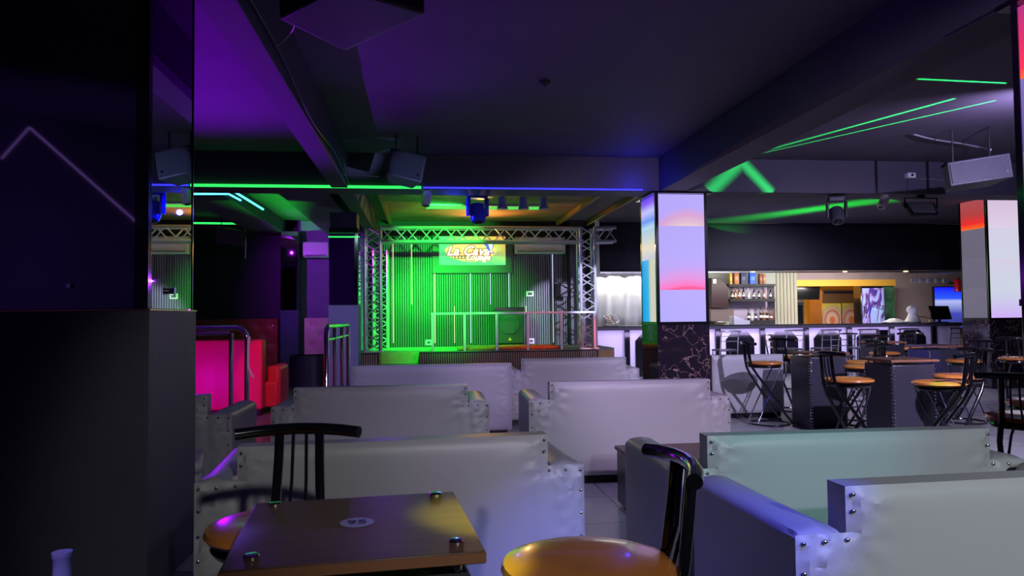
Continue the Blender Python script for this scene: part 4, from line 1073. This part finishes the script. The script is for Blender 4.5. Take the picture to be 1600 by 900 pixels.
# back bar shelves
def shelves():
    Y = 15.75; t = thing('bottle_shelf_unit', 'dark wall shelf unit holding rows of bottles behind the bar', 'shelf', (W(1140, 505, Y=Y).x, Y, 0)); O = t.location
    def R_(px0, py0, px1, py1, Yq, dp, nm, m):
        mb = rb(px0, py0, px1, py1, Yq, dp); mb.v = [v - O for v in mb.v]; return mb.build(nm, m, t)
    R_(1139, 444, 1211.5, 447.5, Y, .40, 'shelf_board', black_matte); R_(1141, 467, 1211.5, 470.5, Y, .40, 'shelf_board', black_matte)
    R_(1165, 501, 1211.5, 512, Y, .40, 'lower_cabinet', black_matte); R_(1210, 446, 1211.8, 512, Y + .01, .38, 'side_panel', steel)
    R_(1116, 512, 1211, 560, Y, .40, 'base_cabinet', black_matte)
    R_(1142, 449, 1209, 500, Y + .42, .02, 'back_panel', mat('lilac_back_panel', (.50, .42, .60), .5))
shelves()
def bottle_mesh(h, r, flare=.35):
    return MB().lathe([(r * .9, 0), (r, .01), (r, h * .55), (r * .8, h * .64), (r * flare, h * .74), (r * flare * .9, h * .96), (r * flare, h * .965), (r * flare, h)], 12)
bm_dark = mat('bottle_dark', (.02, .02, .03), .1, coat=.5); bm_amber = mat('bottle_amber', (.22, .07, .02), .1, coat=.5); bm_clear = mat('bottle_clear', (.45, .48, .5), .08, coat=.5); lbl = mat('bottle_label', (.75, .72, .68), .5)
def bottle_row(pxs, pyb, Y, h, where, group):
    for i, px in enumerate(pxs):
        p = W(px, pyb, Y=Y); pz = BZ1 if pyb == 467 else BZ2; t = thing('bottle', '%s bottle from the left on %s' % (ORD[i], where), 'bottle', (p.x, Y, pz + .001), group=group)
        hh = h * random.uniform(.85, 1.12); r = random.uniform(.028, .034); m = random.choice([bm_dark, bm_dark, bm_amber, bm_clear])
        bottle_mesh(hh, r).build('glass_body', m, t)
        MB().lathe([(r + .001, hh * .2), (r + .001, hh * .38)], 12).build('paper_label', lbl, t)
BZ1 = W(1170, 467, Y=15.75).z; BZ2 = W(1170, 501, Y=15.75).z; BZ0 = W(1170, 444, Y=15.75).z
bottle_row([1144, 1149, 1155, 1162, 1170, 1178, 1186, 1194, 1204], 467, 15.85, .27, 'the middle bar shelf', 'bottles on the middle bar shelf')
bottle_row([1170, 1175, 1181, 1189, 1194, 1199, 1205], 501, 15.85, .30, 'the bottom bar shelf', 'bottles on the bottom bar shelf')
tops = [(1141, .26, .05, (.70, .45, .05), 'yellow and grey gift bottle'), (1150, .28, .11, (.45, .14, .05), 'orange-brown gift carton'), (1161, .27, .13, (.02, .03, .10), 'dark navy gift carton'),
        (1175, .27, .14, (.02, .10, .55), 'bright blue gift carton'), (1188, .25, .07, (.20, .06, .03), 'dark amber decanter carton'), (1193, .24, .06, (.35, .10, .05), 'red-brown slim carton')]
for px, h, w, c, n in tops:
    p = W(px, 444, Y=15.9); t = thing('drink_carton', n + ' on the top bar shelf', 'carton', (p.x, 15.9, BZ0 + .001), group='cartons on the top bar shelf')
    MB().box(-w / 2, w / 2, -.05, .05, 0, h * .97).build('box', mat(n, c, .4), t, .004)
    MB().box(-w * .3, w * .3, -.0525, -.0505, h * .35, h * .65).build('front_label', mat(n + ' label', tuple(min(1, x * 2 + .08) for x in c), .5), t)
# dark cupboard with slanting top, at the left end
def cupboard():
    Y = 15.5; O = W(1116, 498, Y=Y); t = thing('wall_cupboard', 'dark slant-topped cupboard left of the bottle shelves', 'cupboard', (O.x, Y, O.z))
    P = lambda px, py: ((W(px, py, Y=Y) - O).x, (W(px, py, Y=Y) - O).z)
    MB().prism([P(1112, 481), P(1138, 481), P(1138, 449), P(1124, 434), P(1112, 434)], 0, .6, 'y').build('cabinet', mat('maroon_cabinet', (.03, .012, .018), .4), t)
    MB().prism([P(1112, 502), P(1148, 502), P(1148, 482), P(1112, 482)], .05, .6, 'y').build('lower_cabinet', mat('lower_panel', (.13, .10, .10), .4), t)
    MB().prism([P(1114, 436), P(1119, 436), P(1119, 443), P(1114, 443)], -.01, -.001, 'y').build('switch_plate', white_plastic, t)
cupboard()
c = W(1152, 510, Y=14.2)
t = thing('till_printer', 'white receipt machine on the left end of the counter', 'machine', (c.x, 14.2, .976))
MB().prism([(-.12, 0), (.22, 0), (.22, .08), (.10, .10), (-.08, .18), (-.12, .18)], -.12, .12, 'y').build('casing', white_plastic, t, .01); MB().box(-.02, .10, -.10, .10, .112, .12).build('paper', lbl, t)
c = W(1124, 509, Y=14.2)
t = thing('serving_bowl', 'pale yellow bowl on the counter beside the column', 'bowl', (c.x, 14.15, .976))
MB().lathe([(.04, 0), (.06, .005), (.12, .05), (.125, .055), (.11, .05), (.05, .012)], 20).build('bowl', mat('pale_yellow', (.65, .62, .30), .4), t); MB().lathe([(.045, .013), (.10, .05), (.05, .07), (.01, .075)], 14).build('contents', lbl, t)
# monitor in doorway, dark fridge
Y = 16.6; a = W(1243, 448, Y=Y); b = W(1282, 468, Y=Y); t = thing('wall_monitor', 'black screen hanging in the yellow store doorway', 'screen', ((a.x + b.x) / 2, Y, b.z)); w = (b.x - a.x) / 2
MB().prism([(-w, 0), (w * .92, 0), (w, a.z - b.z), (-w, a.z - b.z)], 0, .05, 'y').build('casing', black_gloss, t, .006); MB().box(-w + .03, w * .9 - .03, -.004, -.0005, .03, a.z - b.z - .03).build('screen', dark_screen, t)
MB().tube([(0, .03, .3), (0, .03, CZ - b.z)], .015, 8).build('pole', black_matte, t)
Y = 17.0; a = W(1240, 467, Y=Y); b = W(1257, 500, Y=Y); t = thing('dark_fridge', 'narrow dark grey cooler in the store doorway', 'fridge', (a.x, Y, 0)); w = b.x - a.x
MB().box(0, w, 0, .5, 0, a.z - .09).build('body', grey_plastic, t, .01); MB().box(.0, w, -.0, .5, a.z - .089, a.z).build('header', white_plastic, t, .01); MB().box(.05, w - .04, -.012, -.001, .2, a.z - .14).build('glass_door', dark_screen, t); MB().box(w - .035, w - .02, -.03, -.002, .6, .9).build('handle', steel, t)
def drinks_fridge():
    Y = 17.3; a = W(1284, 452, Y=Y); b = W(1345, 510, Y=Y); t = thing('drinks_fridge', 'steel two-door fridge with round orange and yellow door graphics', 'fridge', (a.x, Y, 0)); w = b.x - a.x; zt = a.z
    zd = W(1300, 474, Y=Y).z
    m = bpy.data.materials.new('fridge_graphic'); m.use_nodes = True; nt = m.node_tree; bs = nt.nodes['Principled BSDF']; bs.inputs['Roughness'].default_value = .25
    tc = nd(nt, 'ShaderNodeTexCoord'); mp = nd(nt, 'ShaderNodeMapping'); nt.links.new(tc.outputs['Generated'], mp.inputs['Vector'])
    mp.inputs['Location'].default_value = (-.5, 0, -.60); mp.inputs['Scale'].default_value = (1.05, 0, 2.3)
    gr = nd(nt, 'ShaderNodeVectorMath', operation='LENGTH'); 
    mp2 = nd(nt, 'ShaderNodeVectorMath', operation='MULTIPLY'); mp2.inputs[1].default_value = (1, 0, 1)
    sb = nd(nt, 'ShaderNodeVectorMath', operation='SUBTRACT'); nt.links.new(tc.outputs['Generated'], sb.inputs[0]); sb.inputs[1].default_value = (.5, 0, .68)
    sc_ = nd(nt, 'ShaderNodeVectorMath', operation='MULTIPLY'); nt.links.new(sb.outputs[0], sc_.inputs[0]); sc_.inputs[1].default_value = (1.0, 0, 2.2)
    nt.links.new(sc_.outputs[0], gr.inputs[0])
    cr = nd(nt, 'ShaderNodeValToRGB'); nt.links.new(gr.outputs['Value'], cr.inputs[0]); e = cr.color_ramp.elements
    e[0].position = 0; e[0].color = (.75, .20, .08, 1); e[1].position = 1; e[1].color = (.55, .50, .10, 1)
    for p_, c_ in ((.14, (.75, .2, .08)), (.18, (.75, .55, .45)), (.34, (.70, .42, .32)), (.40, (.40, .12, .06)), (.46, (.65, .40, .28)), (.6, (.5, .42, .2)), (.68, (.62, .52, .06))):
        x = e.new(p_); x.color = (*c_, 1)
    nt.links.new(cr.outputs[0], bs.inputs['Base Color'])
    MB().box(0, w, .02, .6, 0, zt).build('body', mat('fridge_copper', (.42, .22, .09), .4, .3), t, .01)
    for k in range(2):
        d = MB().box(w * .5 * k + .015, w * .5 * (k + 1) - .015, -.012, .019, .12, zd).build('glass_door', m, t)
        MB().box(w * .5 * (k + 1) - .03, w * .5 * (k + 1) - .014, -.04, -.013, .1, zd).build('handle', steel, d)
    MB().box(0, w, -.02, .019, zd + .005, zt - .12).build('header_panel', mat('copper_header', (.45, .25, .12), .25, .7), t)
    MB().box(.05, w - .02, -.012, .019, zt - .115, zt - .04).build('vent_slot', black_matte, t)
drinks_fridge()
def display_fridge():
    Y = 15.85; a = W(1346, 447, Y=Y); b = W(1400, 510, Y=Y); t = thing('display_fridge', 'tall cooler wrapped in blue and green swirl graphic reading Sides', 'fridge', (a.x, Y, 0)); w = b.x - a.x; zt = a.z
    m = bpy.data.materials.new('cooler_wrap'); m.use_nodes = True; nt = m.node_tree; bs = nt.nodes['Principled BSDF']; bs.inputs['Roughness'].default_value = .2
    tc = nd(nt, 'ShaderNodeTexCoord'); wv = nd(nt, 'ShaderNodeTexNoise'); wv.inputs['Scale'].default_value = 2.2; wv.inputs['Distortion'].default_value = 2.5; nt.links.new(tc.outputs['Generated'], wv.inputs['Vector'])
    cr = nd(nt, 'ShaderNodeValToRGB'); nt.links.new(wv.outputs['Fac'], cr.inputs[0]); e = cr.color_ramp.elements
    e[0].position = .25; e[0].color = (.02, .02, .45, 1); e[1].position = .8; e[1].color = (.5, .75, .7, 1)
    for p_, c_ in ((.42, (.10, .05, .20)), (.5, (.35, .30, .75)), (.62, (.25, .45, .8))): x = e.new(p_); x.color = (*c_, 1)
    nt.links.new(cr.outputs[0], bs.inputs['Base Color'])
    m2 = mat('cooler_side_wrap', (.03, .09, .05), .3, var=.9, vscale=3)
    MB().box(0, w, .03, .34, 0, zt).build('body', black_gloss, t, .01)
    MB().box(.02, w * .66, -.005, .029, .12, zt - .05).build('wrapped_door', m, t)
    MB().box(w * .665, w - .01, .0, .029, .12, zt - .02).build('side_graphic', m2, t)
    MB().tube([(.03, -.03, 1.1), (.03, -.03, 1.35)], .012, 8).box(.02, .04, -.03, -.006, 1.11, 1.13).box(.02, .04, -.03, -.006, 1.31, 1.33).build('handle', chrome, t)
    Mx = Matrix.Translation((w * .36, -.008, zt - .42)) @ Matrix.Rotation(R(90), 4, 'X') @ Matrix.Rotation(R(-16), 4, 'Z')
    text_mesh('lettering', 'sides', .25, mat('violet_ink', (.06, .02, .16), .4), Mx, t, .002, .4)
display_fridge()
# hanging glasses
def glass_mesh():
    return MB().lathe([(.034, 0), (.034, -.004), (.005, -.010), (.004, -.085), (.012, -.095), (.034, -.125), (.040, -.16), (.034, -.205), (.031, -.205), (.037, -.16), (.030, -.128), (.004, -.10)], 14)
gm = mat('wine_glass', (.85, .90, .88), .12, 0, trans=.15, spec=.9)
gx0 = W(1424, 428, Y=14.4).x; gx1 = W(1480, 428, Y=14.4).x
t = thing('glass_rack', 'metal rack for stemmed glasses under the black valance', 'rack', (gx0, 14.4, W(1424, 427, Y=14.4).z)); gz = t.location.z
MB().tube([(-.1, .06, .01), (gx1 - gx0 + .1, .06, .01)], .008, 6).tube([(-.1, -.06, .01), (gx1 - gx0 + .1, -.06, .01)], .008, 6).build('rail', steel, t)
for s in (0, 1): MB().tube([(s * (gx1 - gx0), 0, .012), (s * (gx1 - gx0), 0, CZ - gz)], .008, 6).build('hanging_rod', black_matte, t)
g0 = None
for i in range(10):
    p = (gx0 + (gx1 - gx0) * i / 9, 14.4 + (.02 if i % 2 else -.02), gz - .001)
    lb = '%s upside-down stemmed glass from the left on the rack' % ORD[i]
    if g0 is None: g0 = tag(glass_mesh().build('wine_glass', gm), lb, 'glass', 'hanging stemmed glasses'); g0.location = p
    else: q = g0.copy(); COL.objects.link(q); q.location = p; q['label'] = lb
# blue screen, red thing, till monitor
Y = 16.0; a = W(1460, 449, Y=Y); b = W(1510, 512, Y=Y); t = thing('blue_screen', 'large glowing blue and white screen behind the till monitor', 'screen', (a.x, Y, b.z)); w = b.x - a.x; h = a.z - b.z
scr = ramp_emission('blue_screen_picture', [(0, (.03, .04, .22)), (.35, (.05, .06, .45)), (.55, (.30, .35, .75)), (.66, (.45, .50, .90)), (.72, (.02, .10, .95)), (1, (0, 0, .95))], 2, 1.0)
MB().box(0, w, -.01, -.0005, 0, h).build('screen', scr, t); MB().box(-.02, w + .02, 0, .06, -.02, h + .02).build('casing', black_gloss, t); MB().box(w * .4, w * .6, .061, .199, h * .4, h * .6).build('wall_mount', black_matte, t)
p = W(1497, 456, Y=15.85); t = thing('fire_extinguisher', 'red cylinder high on the wall beside the blue screen', 'extinguisher', (p.x, 15.85, p.z))
MB().lathe([(.07, 0), (.08, .01), (.08, .26), (.05, .30), (.03, .31)], 18).build('cylinder', mat('red_gloss', (.55, .01, .02), .3, coat=.4), t); MB().lathe([(.03, .311), (.03, .35)], 12).build('cap', black_gloss, t)
MB().box(-.02, .02, .081, .35, .2, .24).build('bracket', black_matte, t)
def till():
    Y = 14.15; c = W(1470, 508, Y=Y); t = thing('till_monitor', 'black till monitor tilted on the right of the counter', 'monitor', (c.x, Y, .976))
    O = t.location; P = lambda px, py: ((W(px, py, Y=Y) - O).x, (W(px, py, Y=Y) - O).z)
    q = [P(1451, 478), P(1482, 478), P(1488, 499), P(1457, 499.5)]
    MB().prism(q, 0, .04, 'y').build('casing', black_gloss, t, .004)
    cx = sum(x for x, z in q) / 4; cz_ = sum(z for x, z in q) / 4
    MB().prism([(cx + (x - cx) * .90, cz_ + (z - cz_) * .86) for x, z in q], -.004, -.0006, 'y').build('screen', dark_screen, t)
    MB().box(-.02, .04, .042, .08, .0, .22).build('stand', grey_plastic, t); MB().box(-.12, .14, -.06, .14, 0, .012).build('foot', grey_plastic, t, .004)
till()
def lump(name, label, cat, px, Y, prof, m, sx=1, amp=.02):
    c = W(px, 508, Y=Y); mb = MB().lathe(prof, 20)
    rnd = random.Random(px)
    for v in mb.v: v.x = v.x * sx + rnd.uniform(-amp, amp); v.y += rnd.uniform(-amp, amp); v.z = max(0, v.z + rnd.uniform(-amp, amp) * .5 * (v.z > .02))
    o = mb.build(name, m); o.location = (c.x, Y, .976); tag(o, label, cat); return o
lump('plastic_bag', 'crumpled white plastic bundle standing up on the counter', 'bag', 1426, 14.1, [(.13, 0), (.15, .03), (.10, .12), (.07, .19), (.10, .24), (.10, .30), (.06, .34), (.01, .35)], white_bag, 1, .012)
lump('plastic_bag', 'flat white plastic sheet lying left of the upright bundle', 'bag', 1397, 14.15, [(.20, 0), (.21, .015), (.15, .05), (.08, .08), (.01, .09)], white_bag, 1.1, .015)
a = W(1434, 494, Y=14.0); b = W(1452, 497, Y=14.0)
tag(MB().tube([W(1433, 494, Y=14.25), W(1442, 494.5, Y=14.25), W(1453, 498, Y=14.25), (W(1453, 498, Y=14.25).x, 14.25, .99)], .022, 8).build('beer_tap', mat('brass_tan', (.6, .45, .25), .35)), 'tan curved pipe beside the till monitor', 'pipe')

# valance, curtain
def cloth_sheet(x0, x1, Y, ztop, zbot, amp, per, m, seed=1, n=160, rows=10):
    rnd = random.Random(seed); vs = []; fs = []
    ph = [rnd.uniform(0, 6) for _ in range(4)]
    for j in range(rows + 1):
        v = j / rows
        for i in range(n + 1):
            x = x0 + (x1 - x0) * i / n
            y = Y + amp * (.3 + v) * (math.sin(x * per + ph[0]) + .5 * math.sin(x * per * 2.3 + ph[1])) + .01 * math.sin(9 * v + x)
            zt_ = ztop(x) if callable(ztop) else ztop; zb_ = zbot(x) if callable(zbot) else zbot
            vs.append((x, y, zt_ + (zb_ - zt_) * v))
    for j in range(rows):
        for i in range(n): k = j * (n + 1) + i; fs.append((k, k + 1, k + n + 2, k + n + 1))
    o = MB().add(vs, fs)
    return o
VY = 13.55
zvb = W(1300, 423, Y=VY).z
v = cloth_sheet(3.30, 10.9, VY, lambda x: W(1150, 348, Y=VY).z - .02 * math.sin(x * 1.3), zvb, .012, 2.2, cloth_black).build('fabric_valance', cloth_black)
sm = v.modifiers.new('solid', 'SOLIDIFY'); sm.thickness = .01
tag(v, 'wide black cloth valance hanging over the bar', 'valance')
tag(MB().box(3.30, 10.9, VY - .03, VY + .02, zvb - .035, zvb - .012).build('valance_rail', steel), 'thin metal strip along the bottom of the valance', 'rail')
for i, px in enumerate((1177, 1321, 1416)):
    p = W(px, 424, Y=VY - .05); t = thing('downlight', '%s small warm lamp from the left on the valance strip' % ORD[i], 'lamp', (p.x, VY - .05, zvb - .02), group='small lamps on the valance strip')
    MB().box(-.04, .04, 0, .018, -.012, .012).build('lamp_body', led('warm_down_%d' % i, (1, .85, .5), 1.6), t)
cu = cloth_sheet(3.32, 4.9, 14.75, CZ - .002, .98, .03, 14, curtain_m, 5, 220).build('white_curtain', curtain_m)
cu.modifiers.new('solid', 'SOLIDIFY').thickness = .006; tag(cu, 'pleated white curtain behind the left end of the bar', 'curtain')
# tangled wire ornament on the counter
rnd = random.Random(4); mb = MB(); c = W(955, 510, Y=14.1)
for k in range(9):
    ox, r0 = rnd.uniform(-.13, .13), rnd.uniform(.04, .075); oz = rnd.uniform(.07, .18); t1, t2 = rnd.uniform(0, 3), rnd.uniform(-.6, .6)
    mb.tube([(ox + r0 * math.cos(u), .03 * math.sin(u + t1), max(.008, oz + r0 * math.sin(u) * 1.1 + t2 * .02)) for u in [2 * PI * i / 16 for i in range(16)]], .006, 5, True)
mb.tube([(-.16, 0, .006), (.16, 0, .006)], .006, 5)
o = mb.build('wire_ornament', mat('champagne_wire', (.75, .65, .45), .25, 1)); o.location = (c.x, 14.1, .976); tag(o, 'tangled gold wire ornament on the left end of the bar', 'ornament')

# chrome bar chairs
def make_chrome_chair(label):
    t = thing('chrome_chair', label, 'chair')
    MB().box(-.19, .19, -.19, .19, .50, .535).build('seat', black_leather, t, .015, 3)
    for sx in (-1, 1):
        MB().tube([(sx * .17, .17, .50), (sx * .19, .20, 0)], .011, 8).build('leg', chrome, t)
        MB().tube([(sx * .17, -.24, .87), (sx * .165, -.19, .55), (sx * .17, -.17, .48), (sx * .19, -.22, 0)], .012, 8).build('back_leg', chrome, t)
    MB().tube([(-.21, -.23, .868), (-.1, -.255, .874), (.1, -.255, .874), (.21, -.23, .868)], .014, 8).build('back_rail', chrome, t)
    for z, y in ((.78, -.232), (.69, -.216)): MB().tube([(-.165, y, z), (0, y - .01, z), (.165, y, z)], .007, 8).build('back_bar', chrome, t)
    MB().tube([(-.18, .18, .25), (.18, .18, .25)], .008, 8).build('stretcher', chrome, t)
    return t
GC = 'chrome chairs along the bar counter'
ch0 = None
for i, px in enumerate((1141, 1243, 1299, 1357, 1420, 1500)):
    p = W(px, 520, Y=13.0); lb = '%s chrome-backed chair from the left along the bar counter' % ORD[i]
    if ch0 is None: ch0 = make_chrome_chair(lb); ch0.location = (p.x, 13.25, 0); ch0['group'] = GC
    else: place(ch0, (p.x, 13.25, 0), R(random.uniform(-6, 6)), lb, GC)
place(ch0, (W(1225, 540, Y=10.6).x, 10.6, 0), R(-100), 'chrome-backed chair turned sideways behind the left studded table', GC)
place(ch0, (W(1330, 545, Y=10.6).x, 10.9, 0), R(-20), 'chrome-backed chair standing out from the counter toward the tables', GC)

# ================================================================== NEAR LEFT BOTTLE
bp = W(97, 862, Y=1.25)
t = thing('side_table', 'low dark side table at the lower left edge', 'side table', (bp.x, 1.25, 0))
MB().lathe([(.20, .53), (.20, .55)], 32).build('table_top', black_gloss, t); MB().tube([(0, 0, .02), (0, 0, .53)], .025, 12).build('pedestal', chrome_dark, t); MB().lathe([(.17, 0), (.17, .012), (.03, .02)], 28).build('base', chrome_dark, t)
h = bp.z - .551
t = thing('bottle', 'small bottle with pale violet neck at the lower left edge', 'bottle', (bp.x, 1.25, .551))
MB().lathe([(.033, 0), (.036, .006), (.036, h * .45), (.030, h * .58), (.014, h * .74), (.0125, h * .8)], 24).build('glass_body', bm_dark, t)
MB().lathe([(.0135, h * .80), (.0145, h * .82), (.0128, h * .9), (.0128, h * .96), (.0148, h * .975), (.0148, h), (.011, h)], 24).build('neck_foil', mat('pale_violet_foil', (.50, .48, .85), .35), t)
